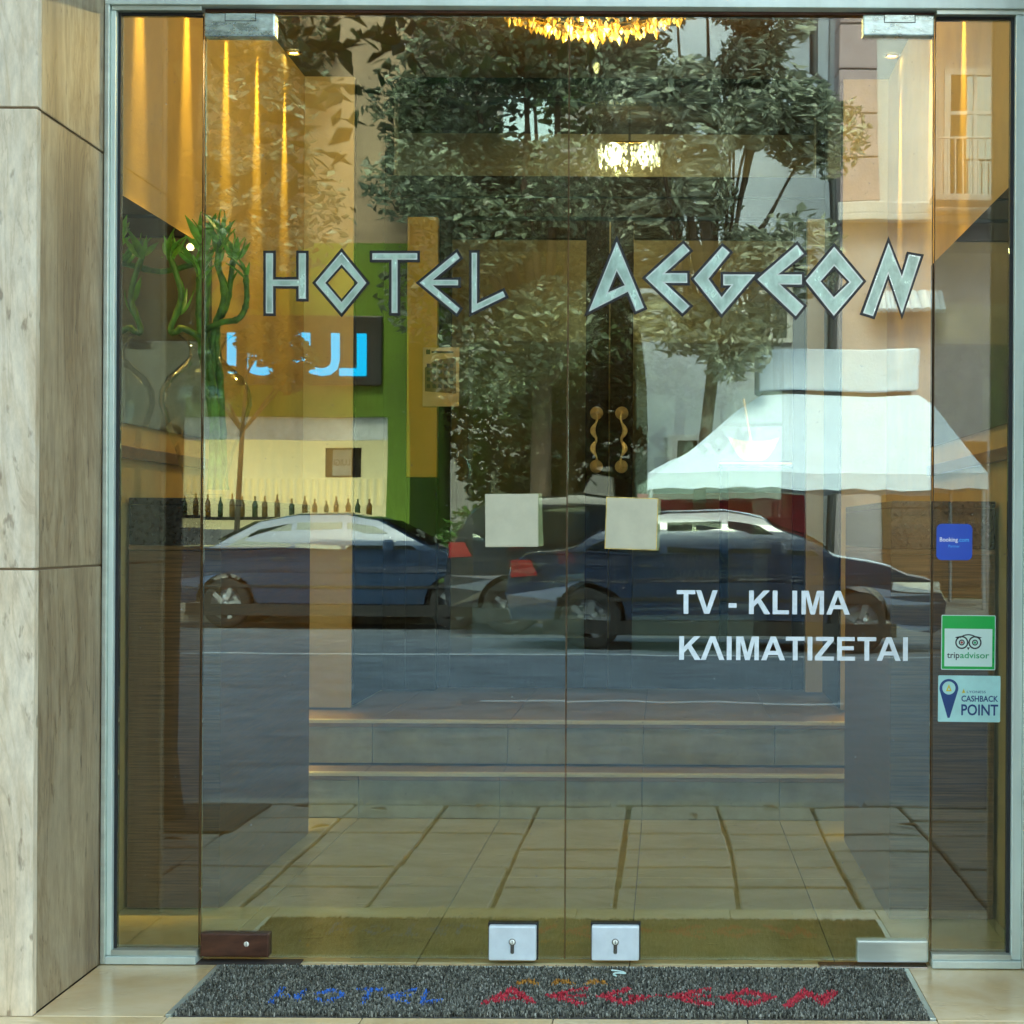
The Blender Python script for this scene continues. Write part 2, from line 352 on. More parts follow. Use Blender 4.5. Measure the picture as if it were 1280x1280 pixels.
def text(name, body, size, mat, parent, loc, rot=(R(90), 0, 0), thick=0.0004, bold=0.0, width=None, xs=1.0, align='LEFT'):
    cu = bpy.data.curves.new(name, 'FONT'); cu.body = body; cu.size = size; cu.extrude = thick; cu.offset = bold; cu.align_x = align; cu.resolution_u = 3
    t = bpy.data.objects.new(name, cu); C.objects.link(t)
    dg = bpy.context.evaluated_depsgraph_get(); me = bpy.data.meshes.new_from_object(t.evaluated_get(dg))
    C.objects.unlink(t); bpy.data.objects.remove(t); me.name = name; me.materials.clear(); me.materials.append(MATS[mat])
    if width:
        x = [v.co.x for v in me.vertices]; xs = width / (max(x) - min(x)); x0 = min(x)
        for v in me.vertices: v.co.x = (v.co.x - x0) * xs
    o = obj(name, me, parent); o.location = loc; o.rotation_euler = rot; return o
RO = R(.30)
def door(px, py):
    """a point measured on the glass -> its (x, z) in metres"""
    dx, dy = px - 833, 665 - py
    return ((dx * math.cos(RO) - dy * math.sin(RO)) / 500, 1.08 + (dx * math.sin(RO) + dy * math.cos(RO)) / 500)
def offset_poly(p, d):
    k = len(p); area = sum(p[i][0] * p[(i + 1) % k][1] - p[(i + 1) % k][0] * p[i][1] for i in range(k)); sg = 1 if area > 0 else -1; out = []
    for i in range(k):
        a, b, c = Vector(p[i - 1]), Vector(p[i]), Vector(p[(i + 1) % k])
        u, v = (b - a).normalized(), (c - b).normalized(); n1, n2 = Vector((u.y, -u.x)) * sg, Vector((v.y, -v.x)) * sg
        m_ = n1 + n2; l = max(m_.length_squared / 2, .28)
        out.append(tuple(b + m_ * d / l))
    return out

# ================================================================== THE SETTING: ground, pavement, road
struct('ground', MB().box(-400, 400, -500, 400, -1.0, -.30), 'ground_mix')
struct('road', MB().box(-60, 60, -20.4, -3.0, -.28, -.12), 'asphalt')
mk = MB()
mk.box(-60, 60, -14.2, -14.05, -.119, -.116); o = mk.build('lane_line', 'marking'); o['kind'] = 'structure'
mk = MB()
for i in range(-6, 7): mk.box(i * 5 - 1.3, i * 5 + 1.3, -8.95, -8.83, -.119, -.116)
o = mk.build('lane_dashes', 'marking'); o['kind'] = 'structure'
pav = struct('pavement', MB().box(-30, 30, -2.85, -.72, -.20, -.022), 'joint_dirt')
sl = MB().bbox(-.1725, .1725, -.1695, .1695, -.03, 0, b=.005, seg=1).mesh('paving_slab', 'slab')
for i in range(-12, 13):
    for j in range(6):
        o = obj('paving_slab', sl, pav)
        o.location = (.04 + i * .36 + rnd.uniform(-.004, .004), -.91 - j * .352 + rnd.uniform(-.004, .004), -.004 + rnd.uniform(-.004, .002))
        o.rotation_euler = (R(rnd.uniform(-.5, .5)), R(rnd.uniform(-.5, .5)), R(rnd.uniform(-.6, .6)))
kb = struct('kerb', MB().box(-30, 30, -2.99, -2.86, -.25, -.06), 'joint_dirt')
ks = MB().bbox(-.49, .49, -.075, .075, -.13, 0, b=.015).mesh('kerb_stone', 'kerb_stone')
for i in range(-6, 7):
    o = obj('kerb_stone', ks, kb); o.location = (i * 1.0 + .3, -2.925, rnd.uniform(-.004, .004)); o.rotation_euler.z = R(rnd.uniform(-.4, .4))
fp = struct('far_pavement', MB().box(-60, 60, -27.4, -20.55, -.25, .0), 'paving_far')
fk = struct('far_kerb', MB().bbox(-60, 60, -20.55, -20.4, -.25, .01, b=.01), 'kerb_stone')
struct('lawn', MB().box(-3.6, -.3, -40, -23.2, -.2, .03), 'lawn')
struct('park_ground', MB().box(-60, 60, -90, -27.4, -.25, .005), 'lawn')

# ================================================================== HOTEL ENTRANCE (outside)
# floor in front of the door: tiles are pieces of the entrance floor
ef = struct('entrance_floor', MB().box(-1.58, 1.0, -.72, -.0, -.15, -.016), 'joint_dirt')
def tile(x0, x1, y0, y1, mat, par, z=0, g=.0012, t=.014):
    return MB().bbox(x0 + g, x1 - g, y0 + g, y1 - g, z - t, z, b=.0012, seg=1).build('floor_tile', mat, par)
tile(-1.40, -1.108, -.555, -.004, 'marble_tile', ef); tile(.606, .90, -.555, -.004, 'marble_tile', ef)
for a, b in ((-1.108, -.62), (-.62, -.086), (-.086, .43), (.43, .606)): tile(a, b, -.046, .004 - .008, 'marble_tile', ef)
xs_ = [-1.56, -1.1, -.668, -.245, .185, .606, .99]
for a, b in zip(xs_, xs_[1:]): tile(a, b, -.72, -.557, 'marble_tile', ef)

# stone pillars beside the entrance
def pillar(name, label, sx, xj, xo):
    t = thing(name, label, 'pillar', (xj, -.3, 0))
    def P(m, nm, mat): 
        o = m.build(nm, mat, t); o.location = (-xj, .3, 0); return o
    P(MB().box(min(xj + sx * .005, xo), max(xj + sx * .005, xo), -.557, -.0315, .0003, 9.0), 'core', 'joint_brown'); P(MB().box(min(xj + sx * .04, xo), max(xj + sx * .04, xo), -.0312, .06, .0003, 9.0), 'core', 'joint_brown')
    zs = [0.0, .99, 2.012, 3.03, 4.05, 5.07]
    for i, (a, b) in enumerate(zip(zs, zs[1:])):
        e = rnd.uniform(-.0015, .0015)
        x0, x1 = sorted((xj + e, xj + sx * .035 + e)); P(MB().bbox(x0, x1, -.531, -.031 if sx < 0 else -.03, a + (.0025 if i else .0005), b - .0025, b=.0025), 'stone_slab', 'travertine_side_shaded')
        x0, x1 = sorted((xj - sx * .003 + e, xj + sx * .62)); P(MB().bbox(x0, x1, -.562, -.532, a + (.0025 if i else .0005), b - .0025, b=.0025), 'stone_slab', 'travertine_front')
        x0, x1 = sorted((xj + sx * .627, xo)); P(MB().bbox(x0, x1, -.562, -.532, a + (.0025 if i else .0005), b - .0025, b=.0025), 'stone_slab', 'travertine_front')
    return t
pillar('stone_pillar', 'travertine clad stone pillar with long veined side beside the narrow pane holding the plant vase', -1, -1.40, -2.6)
pillar('stone_pillar', 'travertine clad stone pillar beyond the narrow pane with stickers', 1, .90, 2.1)
# facade above and beside
hf = thing('hotel_facade', 'stone clad hotel front above and beside the glass entrance', 'building', (0, 0, 0))
box('wall', 'travertine_front', hf, -9, -2.6, -.55, .1, 0, 21); box('wall', 'travertine_front', hf, 2.1, 9, -.55, .1, 0, 21)
box('wall', 'travertine_front', hf, -2.6, 2.1, -.5, .1, 5.1, 21)
box('soffit', 'wall_cream', hf, -1.43, .93, -.5, .0, 3.42, 5.09)
box('roof', 'wall_grey', hf, -9, 9, .1, 11, 4.2, 21); box('wall', 'wall_grey', hf, -9, 9, 10.8, 11, -.2, 4.2)
box('wall', 'wall_grey', hf, -9, -8.8, .1, 10.8, -.2, 4.2); box('wall', 'wall_grey', hf, 8.8, 9, .1, 10.8, -.2, 4.2)

for k in range(4):
    for i in range(6):
        x = -7.6 + i * 2.8; f = MB(); f.box(x, x + 1.3, -.60, -.555, 6.4 + k * 3.3, 8.3 + k * 3.3); o = f.build('window', 'aluminium', hf)
        MB().box(x + .08, x + 1.22, -.606, -.602, 6.48 + k * 3.3, 8.22 + k * 3.3).build('pane', 'window_glass', o)

# door mat: frame, base and fibres; the lettering is woven in
def inside(p, c):
    r = False; k = len(c)
    for i in range(k):
        a, b = c[i], c[i - 1]
        if (a[1] > p[1]) != (b[1] > p[1]) and p[0] < (b[0] - a[0]) * (p[1] - a[1]) / (b[1] - a[1]) + a[0]: r = not r
    return r
LET = {}   # the measured outlines of the letters on the glass
LET['HOTEL'] = [
 [[(333, 317), (342, 317), (342, 350), (374, 350), (374, 317), (383, 317), (383, 374), (374, 374), (374, 358), (342, 358), (342, 392), (333, 392)]],
 [[(395, 354), (427.5, 315.5), (458.5, 354), (427.5, 392)], [(407, 354), (427.5, 378), (448, 354), (427.5, 331)]],
 [[(466, 317), (522, 317), (522, 325), (497.3, 325), (497.3, 391.5), (490, 391.5), (490, 325), (466, 325)]],
 [[(525, 354), (571, 316), (575, 323), (541.5, 350.3), (573, 350.3), (573, 357), (541.5, 357), (575, 386), (571, 392)]],
 [[(590, 316.5), (596.5, 316.5), (596.5, 380), (629, 364.5), (632, 371), (590, 391.5)]]]
LET['AEGEON'] = [
 [[(771, 303), (805, 385), (795, 389.5), (785, 365), (736, 390)], [(771, 339), (760, 366), (781, 357)]],
 [[(807, 348), (854, 305), (862, 314), (831, 342), (859, 342), (859, 354), (831, 354), (862, 383), (853, 392)]],
 [[(867, 349), (903, 308.5), (912, 316), (885.5, 349), (902, 372), (914, 357), (904, 357), (904, 343.5), (944, 343.5), (902, 393)]],
 [[(946.5, 349.5), (996, 306.5), (1004.5, 317.5), (972.5, 343.5), (1002, 343.5), (1002, 356), (975, 356), (1004.5, 383), (994.5, 395.5)]],
 [[(1007, 351.5), (1042.5, 309), (1078.5, 352), (1042, 395)], [(1025.4, 352), (1042, 372), (1061.7, 353), (1042.5, 332.6)]],
 [[(1078.5, 391.5), (1110.4, 304), (1127, 346), (1135.6, 318.5), (1150.5, 321), (1127, 392.5), (1110, 342.7), (1091, 395.5)]]]
mt = thing('door_mat', 'grey looped door mat with worn blue and red hotel name in a metal frame', 'door mat', (-.25, -.3, 0))
def PM(m, nm, mat): o = m.build(nm, mat, mt); o.location = (.25, .3, 0); return o
MX0, MX1, MY0, MY1 = -1.092, .590, -.545, -.062
PM(MB().box(MX0, MX1, MY0, MY1, -.012, -.002), 'backing', 'mat_base')
fr = MB(); fr.bbox(MX0 - .014, MX0 - .001, MY0 - .006, MY1 + .010, -.012, .004, b=.001); PM(fr, 'frame_bar', 'aluminium')
fr = MB(); fr.bbox(MX1 + .001, MX1 + .014, MY0 - .006, MY1 + .010, -.012, .004, b=.001); PM(fr, 'frame_bar', 'aluminium')
fr = MB(); fr.bbox(MX0, MX1, MY1 + .001, MY1 + .012, -.012, .004, b=.001); PM(fr, 'frame_bar', 'aluminium')
def mat_map(p, x0, x1, X0, X1, y0, y1): return (X0 + (p[0] - x0) / (x1 - x0) * (X1 - X0), y0 + (392 - p[1]) / 76 * (y1 - y0))
mlet = []
for L_ in LET['HOTEL']: mlet.append(('blue', [[mat_map(p, 333, 632, -.90, -.50, -.455, -.30) for p in c] for c in L_]))
for L_ in LET['AEGEON']: mlet.append(('red', [[mat_map(p, 736, 1150, -.425, .41, -.458, -.30) for p in c] for c in L_]))
for cx in (-.325, -.242, -.16): mlet.append(('orange', [[(cx - .036, -.262), (cx - .012, -.205), (cx + .012, -.205), (cx + .036, -.262), (cx, -.240)]]))
fib = {('grey', 0): MB()}
for i, (c, _) in enumerate(mlet): fib[(c, i)] = MB()
for k in range(38000):
    x, y = rnd.uniform(MX0 + .003, MX1 - .003), rnd.uniform(MY0 + .003, MY1 - .003); key = ('grey', 0)
    for i, (c, cs) in enumerate(mlet):
        if abs(x - cs[0][0][0]) < .16 and inside((x, y), cs[0]) and not any(inside((x, y), h) for h in cs[1:]):
            q = math.sin(x * 61 + y * 40) + math.sin(x * 23 - y * 77)
            if c != 'blue' or (rnd.random() < .9 and q > -1.2): key = (c, i) if rnd.random() < .95 else key
    a = rnd.uniform(0, 6.28); h = rnd.uniform(.005, .011); l = rnd.uniform(.003, .007); dx, dy = math.cos(a) * l, math.sin(a) * l; wx, wy = -math.sin(a) * .0014, math.cos(a) * .0014
    fib[key].add([(x - wx, y - wy, -.003), (x + wx, y + wy, -.003), (x + dx * .5 + wx, y + dy * .5 + wy, h), (x + dx * .5 - wx, y + dy * .5 - wy, h), (x + dx + wx, y + dy + wy, h * .4), (x + dx - wx, y + dy - wy, h * .4)], [(0, 1, 2, 3), (3, 2, 4, 5)])
for (c, i), m in fib.items():
    if not m.v: continue
    o = PM(m, 'pile' if c == 'grey' else 'letter' if c != 'orange' else 'emblem', {'grey': 'mat_fibre', 'blue': 'mat_blue', 'red': 'mat_red', 'orange': 'mat_orange'}[c])
    o['kind'] = 'stuff'
cord = MB(); pts = [(-.128 + .0275 * math.sin(t * 5.2) * (1 - t * .3) + t * .03, -.135 - .045 * t + .008 * math.cos(t * 9), .012) for t in [i / 14 for i in range(15)]]
cord.tube(pts, .0022, 6); tag(cord.build('string_scrap', 'sticker_white'), 'scrap of pale green string lying on the door mat', 'string')

# ------------------------------------------------------------------ aluminium frame
fr = thing('entrance_frame', 'pale green aluminium frame and header around the glass entrance', 'door frame', (-.25, 0, 0))
def PF(nm, mat, *a, b=.002):
    o = MB().bbox(*a, b=b).build(nm, mat, fr); o.location = (.25, 0, 0); return o
PF('header', 'aluminium_painted', -1.398, .898, -.045, .045, 2.381, 2.66)
PF('header_strip', 'aluminium', -1.384, -1.161, -.034, .034, 2.369, 2.3805, b=.001); PF('header_strip', 'aluminium', .665, .8845, -.034, .034, 2.369, 2.3805, b=.001)
PF('door_stop', 'brown_cover', -1.158, .662, -.004, .03, 2.3735, 2.3806, b=.0005)
PF('post', 'aluminium', -1.398, -1.386, -.046, .046, .002, 2.380); PF('post_bead', 'aluminium_painted', -1.3858, -1.374, -.032, .032, .022, 2.3685)
PF('post', 'aluminium', .886, .898, -.046, .046, .002, 2.380); PF('post_bead', 'aluminium_painted', .862, .8858, -.032, .032, .022, 2.3685)
PF('sill', 'aluminium_painted', -1.3855, -1.161, -.046, .046, .002, .0205); PF('sill', 'aluminium_painted', .665, .8855, -.046, .046, .002, .0205)
PF('sill_bead', 'aluminium', -1.3735, -1.161, -.034, .034, .021, .0345, b=.001); PF('sill_bead', 'aluminium', .665, .8615, -.034, .034, .021, .0345, b=.001)
PF('transom', 'wall_cream', -1.398, .898, -.03, .03, 2.661, 3.43)
PF('gasket', 'gasket', -1.3735, -1.3665, -.012, .012, .035, 2.368, b=.001); PF('gasket', 'gasket', .8525, .8615, -.012, .012, .035, 2.368, b=.001)
PF('gasket', 'gasket', -1.366, -1.163, -.012, .012, 2.362, 2.3685, b=.001); PF('gasket', 'gasket', .667, .852, -.012, .012, 2.362, 2.3685, b=.001)
# fixed side panes
def side_pane(label, x0, x1, edge):
    t = thing('side_pane', label, 'glass pane', ((x0 + x1) / 2, 0, .036)); c = (x0 + x1) / 2
    o = MB().box(x0 - c, x1 - c, -.005, .005, 0, 2.325).build('glass', 'side_glass', t)
    e = x1 - c if edge > 0 else x0 - c
    MB().box(e + .0002 if edge > 0 else e - .0016, e + .0016 if edge > 0 else e - .0002, -.0048, .0048, 0, 2.325).build('polished_edge', 'glass_edge', t)
    return t
side_pane('narrow fixed glass pane beside the veined stone pillar, plant vase seen through it', -1.366, -1.1640, 1)
side_pane('narrow fixed glass pane carrying three square stickers', .6675, .8522, -1)

# ------------------------------------------------------------------ the two glass door leaves
def arial():
    t = .145
    def bar(x0, x1, z0, z1): return [(x0, z0), (x1, z0), (x1, z1), (x0, z1)]
    return {
     'T': (.611, [[(.233, 0), (.378, 0), (.378, .595), (.590, .595), (.590, .716), (.021, .716), (.021, .595), (.233, .595)]]),
     'V': (.667, [[(.254, 0), (.412, 0), (.666, .716), (.512, .716), (.335, .18), (.156, .716), (0, .716)]]),
     'L': (.611, [[(.076, 0), (.575, 0), (.575, .12), (.221, .12), (.221, .716), (.076, .716)]]),
     'I': (.278, [bar(.068, .213, 0, .716)]),
     'K': (.722, [[(.073, 0), (.218, 0), (.218, .217), (.340, .342), (.542, 0), (.728, 0), (.440, .446), (.712, .716), (.519, .716), (.218, .398), (.218, .716), (.073, .716)]]),
     'M': (.833, [[(.071, 0), (.205, 0), (.205, .56), (.346, 0), (.484, 0), (.626, .56), (.626, 0), (.760, 0), (.760, .716), (.544, .716), (.416, .228), (.287, .716), (.071, .716)]]),
     'A': (.722, [[(0, 0), (.154, 0), (.214, .163), (.500, .163), (.563, 0), (.720, 0), (.439, .716), (.282, .716)], [(.258, .284), (.456, .284), (.358, .549)]]),
     'Λ': (.722, [[(0, 0), (.154, 0), (.358, .549), (.563, 0), (.720, 0), (.439, .716), (.282, .716)]]),
     'E': (.667, [[(.073, 0), (.617, 0), (.617, .121), (.218, .121), (.218, .316), (.577, .316), (.577, .436), (.218, .436), (.218, .595), (.604, .595), (.604, .716), (.073, .716)]]),
     'Z': (.611, [[(.011, 0), (.588, 0), (.588, .121), (.192, .121), (.583, .606), (.583, .716), (.048, .716), (.048, .595), (.396, .595), (.011, .12)]]),
     '-': (.333, [bar(.056, .300, .190, .328)]), ' ': (.278, [])}
AR = arial()
def leaf(label, x0, x1, glassm, hinge):
    xc = (x0 + x1) / 2; t = thing('glass_door_leaf', label, 'glass door', (xc, 0, .012))
    def P(m, nm, mat, par=None):
        o = m.build(nm, mat, par or t)
        if not par: o.location = (-xc, 0, -.012)
        return o
    P(MB().box(x0, x1, -.005, .005, .012, 2.366), 'glass', glassm)
    for e, s_ in ((x0, -1), (x1, 1)):
        a, b = sorted((e + s_ * .0002, e + s_ * .0014)); P(MB().box(a, b, -.0048, .0048, .012, 2.366), 'polished_edge', 'glass_edge')
    return t, P
def fitting(P, xa, xb, za, zb, mat, screw=True, notch=False):
    o = P(MB().bbox(xa, xb, -.021, .021, za, zb, b=.004), 'patch_fitting', mat)
    if notch: P(MB().box(xa + (xb - xa) * .29, xa + (xb - xa) * .73, -.0218, -.0208, zb - .0205, zb - .0005), 'plate_gap', 'gasket', o); P(MB().bbox(xa + (xb - xa) * .30, xa + (xb - xa) * .72, -.0225, -.0215, zb - .019, zb - .001, b=.0004, seg=1), 'cover_plate', mat, o)
    if screw:
        P(MB().lathe([(0, -.0235), (.0055, -.0235), (.0065, -.0212)], ((xa + xb) / 2 + .03, 0, (za + zb) / 2 + .003), 16, 'y'), 'screw', 'nosing', o)
        P(MB().box((xa + xb) / 2 + .0293, (xa + xb) / 2 + .0307, -.0238, -.0236, (za + zb) / 2 - .003, (za + zb) / 2 + .009), 'slot', 'black', o)
    return o
def lockbox(P, x0, x1, z0, z1):
    o = P(MB().bbox(x0, x1, -.028, .026, z0, z1, b=.005, seg=3), 'lock_box', 'silver_box')
    cx, cz = (x0 + x1) / 2, (z0 + z1) / 2 - .004
    c = [(cx + .0085 * math.cos(a), cz + .008 + .0085 * math.sin(a)) for a in [R(-60 + i * 300 / 14) for i in range(15)]]
    c += [(cx - .0045, cz - .018), (cx - .003, cz - .021), (cx + .003, cz - .021), (cx + .0045, cz - .018)]
    P(MB().prism([c], -.0305, -.027), 'key_cylinder', 'steel', o)
    P(MB().lathe([(0, -.0325), (.0055, -.0325), (.0065, -.0306)], (cx, 0, cz + .008), 16, 'y'), 'cylinder_core', 'nosing', o)
    P(MB().box(cx - .0008, cx + .0008, -.0330, -.0326, cz + .004, cz + .012), 'key_slot', 'black', o)
    P(MB().box(x0 - .003, x1 + .003, -.006, .024, z0 - .002, z1 + .004), 'back_plate', 'gasket', o)
def push_plate(P, cx, cz, s, rot, edge, inner_dx, inner_rot):
    def sq(r, h): return [(cx + x * math.cos(r) - z * math.sin(r), cz + x * math.sin(r) + z * math.cos(r)) for x, z in ((-h, -h), (h, -h), (h, h), (-h, h))]
    o = P(MB().prism([offset_poly(sq(R(rot), s / 2), -.0022)], -.0125, -.009), 'push_plate', 'plate_beige')
    P(MB().prism([sq(R(rot), s / 2)], -.0110, -.0054), 'plate_border', edge, o)
    cx += inner_dx
    P(MB().prism([sq(R(inner_rot), s / 2)], .0055, .010), 'inner_plate', 'plate_beige', o)
def letters(P, word):
    for L_ in LET[word]:
        cs = [[door(*p) for p in c] for c in L_]
        big = [offset_poly(cs[0], .0066)] + [offset_poly(c, -.0052) for c in cs[1:]]
        small = [offset_poly(cs[0], -.0030)] + [offset_poly(c, .0030) for c in cs[1:]]
        o = P(MB().prism(cs, -.0070, -.0061), 'letter', 'letter_rim')
        P(MB().prism(big, -.0060, -.0052), 'outline', 'black', o)
        P(MB().prism(small, -.0078, -.0071), 'foil', 'letter_foil', o)
def sans(P, s, px, py, size, width):
    tot = sum(AR[c][0] for c in s); X0, Z0 = door(px, py); kx = width / 500 / (tot - .1); x = 0
    for c in s:
        wd, cs = AR[c]
        if cs: P(MB().prism([[(X0 + (x + p[0] - .05) * kx, Z0 + p[1] / .716 * size / 500) for p in q] for q in cs], -.0062, -.0052), 'letter', 'white_vinyl')
        x += wd
tl, P = leaf('frameless glass door leaf lettered with the shorter word, brown cover at its foot', -1.1570, -.2505, 'door_glass', -1)
fitting(P, *[door(258, 0)[0], door(346, 0)[0]], door(0, 46.5)[1], door(300, 19)[1], 'chrome_worn', False, True)
xa = door(252, 1180)[0]; fitting(P, xa + .001, xa + .172, .016, .075, 'brown_cover')
lockbox(P, *[door(612, 1180)[0], door(671, 1180)[0]], door(640, 1198)[1], door(640, 1155)[1])
push_plate(P, *door(640, 650.5), .132, .6, 'plate_beige', .010, 2.0); letters(P, 'HOTEL')
tr, P = leaf('frameless glass door leaf lettered with the longer word and white Greek text', -.2465, .6605, 'door_glass_wavy', 1)
fitting(P, door(1078, 30)[0], door(1167, 30)[0], door(1120, 47)[1], door(1120, 21)[1], 'chrome_worn', False, True)
xb = door(1159, 1190)[0]; fitting(P, xb - .177, xb, door(1115, 1201)[1], door(1115, 1174)[1], 'aluminium', False)
lockbox(P, *[door(740, 1180)[0], door(799, 1180)[0]], door(770, 1198)[1], door(770, 1155)[1])
push_plate(P, *door(789.5, 654.5), .130, -1.6, 'plate_edge', .006, -1.9); letters(P, 'AEGEON')
sans(P, 'TV - KLIMA', 847, 767, 29.5, 213); sans(P, 'KΛIMATIZETAI', 848, 824.5, 29.5, 287)
tr.rotation_euler.z = R(.10)
# floor closers under the doors
for nm, x0, x1, lab in (('floor_plate', -1.165, -.905, 'flat dark closer plate in the floor under the brown door cover'), ('floor_plate', .385, .655, 'flat dark closer plate in the floor under the silver door fitting')):
    tag(MB().bbox(x0, x1, -.038, .02, -.004, .0035, b=.001).build(nm, 'steel' if x0 > 0 else 'joint_dirt'), lab, 'floor plate')

# ------------------------------------------------------------------ stickers on the side pane
def sticker(nm, label, px0, px1, py0, py1, mat, rad):
    x0, z0 = door(px0, py1); x1, z1 = door(px1, py0); w_, h_ = x1 - x0, z1 - z0
    t = thing(nm, label, 'sticker', ((x0 + x1) / 2, -.0055, (z0 + z1) / 2)); t.rotation_euler = (0, RO, 0)
    MB().prism([rrect(-w_ / 2, w_ / 2, -h_ / 2, h_ / 2, rad)], -.0006, 0).build('backing', mat, t)
    return t, w_, h_
def rrect(x0, x1, z0, z1, r, n=5):
    out = []
    for cx, cz, a0 in ((x1 - r, z1 - r, 0), (x0 + r, z1 - r, 90), (x0 + r, z0 + r, 180), (x1 - r, z0 + r, 270)):
        out += [(cx + r * math.cos(R(a0 + 90 * i / n)), cz + r * math.sin(R(a0 + 90 * i / n))) for i in range(n + 1)]
    return out
def circ(cx, cz, r, n=28, a0=0, a1=360): return [(cx + r * math.cos(R(a0 + (a1 - a0) * i / n)), cz + r * math.sin(R(a0 + (a1 - a0) * i / n))) for i in range(n)]
def flat(nm, cs, mat, par, lay): return MB().prism(cs, -.0007 - lay * .0003, -.00045 - lay * .0003).build(nm, mat, par)
RX = (R(90), 0, 0)
t, w_, h_ = sticker('blue_sticker', 'small square blue sticker with rounded corners and white and cyan lettering', 1170, 1215, 655, 700, 'sticker_blue', .013)
text('lettering', 'Booking', .0150, 'ink_white', t, (-.0365, -.0009, .001), RX, .0001, .00015, width=.045)
text('lettering', '.com', .0150, 'ink_cyan', t, (.0095, -.0009, .001), RX, .0001, .00015, width=.027)
text('lettering', 'Partner', .0095, 'ink_cyan', t, (-.0145, -.0009, -.0135), RX, .0001, width=.028)
t, w_, h_ = sticker('green_sticker', 'green bordered square sticker with an emblem of two round eyes', 1176, 1244, 769, 837, 'sticker_white', .003)
flat('green_field', [rrect(-w_ / 2 + .0018, w_ / 2 - .0018, -h_ / 2 + .0018, h_ / 2 - .0018, .002), rrect(-w_ / 2 + .008, w_ / 2 - .008, -h_ / 2 + .0085, h_ / 2 - .034, .001)[::-1]], 'sticker_green', t, 0)
text('lettering', 'trip', .022, 'ink_dark', t, (-.053, -.0009, -.039), RX, .0001, .0002, width=.031); text('lettering', 'advisor', .022, 'ink_green', t, (-.0205, -.0009, -.039), RX, .0001, .0002, width=.073)
em = flat('emblem', [circ(-.0165, .0, .0165), circ(-.0165, 0, .0128)[::-1]], 'ink_dark', t, 0)
flat('eye_ring', [circ(.0165, .0, .0165), circ(.0165, 0, .0128)[::-1]], 'ink_dark', em, 0)
for sx, mt_ in ((-1, 'ink_red'), (1, 'ink_green')):
    flat('eye', [circ(sx * .0165, 0, .0075), circ(sx * .0165, 0, .0045)[::-1]], 'ink_dark', em, 0); flat('pupil', [circ(sx * .0165, 0, .0032, 14)], mt_, em, 0)
flat('brow', [circ(0, -.012, .033, 18, 48, 132) + circ(0, -.012, .030, 18, 132, 48)], 'ink_dark', em, 1); flat('beak', [[(-.004, -.012), (0, -.019), (.004, -.012)]], 'ink_dark', em, 0)
flat('brow_tip', [[(-.034, .013), (-.020, .016), (-.026, .009)]], 'ink_dark', em, 0); flat('brow_tip', [[(.034, .013), (.020, .016), (.026, .009)]], 'ink_dark', em, 0)
t, w_, h_ = sticker('cashback_sticker', 'pale turquoise sticker with a navy map pin and navy capitals', 1172, 1250, 844.5, 902, 'sticker_teal', .003)
pin = circ(-.051, .0255, .0235, 24, -20, 200) + [(-.0535, -.048), (-.0485, -.048)]
flat('map_pin', [pin, circ(-.051, .0265, .0165)[::-1]], 'ink_navy', t, 0)
tri = [(-.0585, .0185), (-.0435, .0185), (-.051, .0365)]
o = flat('emblem', [tri, [(-.054, .0215), (-.051, .0275), (-.048, .0215)]], 'ink_yellow', t, 1)
flat('emblem', [[(-.0185, .0145), (-.0095, .0145), (-.014, .025)]], 'ink_yellow', t, 0)
text('lettering', 'LYONESS', .0085, 'ink_navy', t, (-.006, -.0009, .0145), RX, .0001, width=.047)
text('lettering', 'CASHBACK', .0205, 'ink_navy', t, (-.0195, -.0009, -.0065), RX, .0001, .0004, width=.092)
text('lettering', 'POINT', .038, 'ink_navy', t, (-.0195, -.0009, -.0405), RX, .0001, .0007, width=.092)

# ================================================================== VESTIBULE
WL, WR, YI = -1.54, .93, 4.30
fi = struct('vestibule_floor', MB().box(WL - .1, WR + .1, .0, 2.75, -.15, -.016), 'joint_dirt')
cols = [WL, -1.15, -.62, -.086, .43, WR]
for a, b in zip(cols, cols[1:]):
    tile(a, b, 0.0, 1.22, 'floor_inner', fi); tile(a, b, 1.22, 2.46, 'floor_inner', fi)
stp = struct('steps', MB().box(WL, WR, 2.48, 4.6, -.1, .10), 'riser')
for i, (y0, z0) in enumerate(((2.46, 0), (2.80, .165))):
    y1 = 2.80 if i == 0 else 4.6
    for a, b in zip(cols, cols[1:]):
        MB().bbox(a + .001, b - .001, y0, y0 + .018, z0 + .001, z0 + .142, b=.001, seg=1).build('riser_tile', 'riser', stp)
        MB().bbox(a + .001, b - .001, y0 - .006, y1 + (.0 if i == 0 else 0), z0 + .143, z0 + .158, b=.001, seg=1).build('tread_tile', 'tread', stp)
    MB().bbox(WL + .002, WR - .002, y0 - .012, y0 + .03, z0 + .1585, z0 + .172, b=.002).build('nosing_strip', 'nosing', stp)
vl = struct('vestibule_wall_left', MB().box(WL - .12, WL, .04, YI + .2, -.1, 3.35), 'wall_gold')
vr = struct('vestibule_wall_right', MB().box(WR, WR + .12, .04, YI + .2, -.1, 3.35), 'wall_gold')
struct('front_infill_left', MB().box(WL - .12, -1.40, .05, .0401 + .06, 0, 3.3), 'wall_gold')
cl = struct('vestibule_ceiling', MB().box(WL - .12, WR + .12, .05, 3.40, 3.0, 3.30), 'ceiling_brown')
struct('vestibule_ceiling_back', MB().box(WL - .12, WR + .12, 3.4005, YI + .2, 3.25, 3.40), 'ceiling_brown')
struct('wall_pilaster_left', MB().box(WL + .001, -1.33, 3.39, YI, .33, 2.999), 'wall_cream')
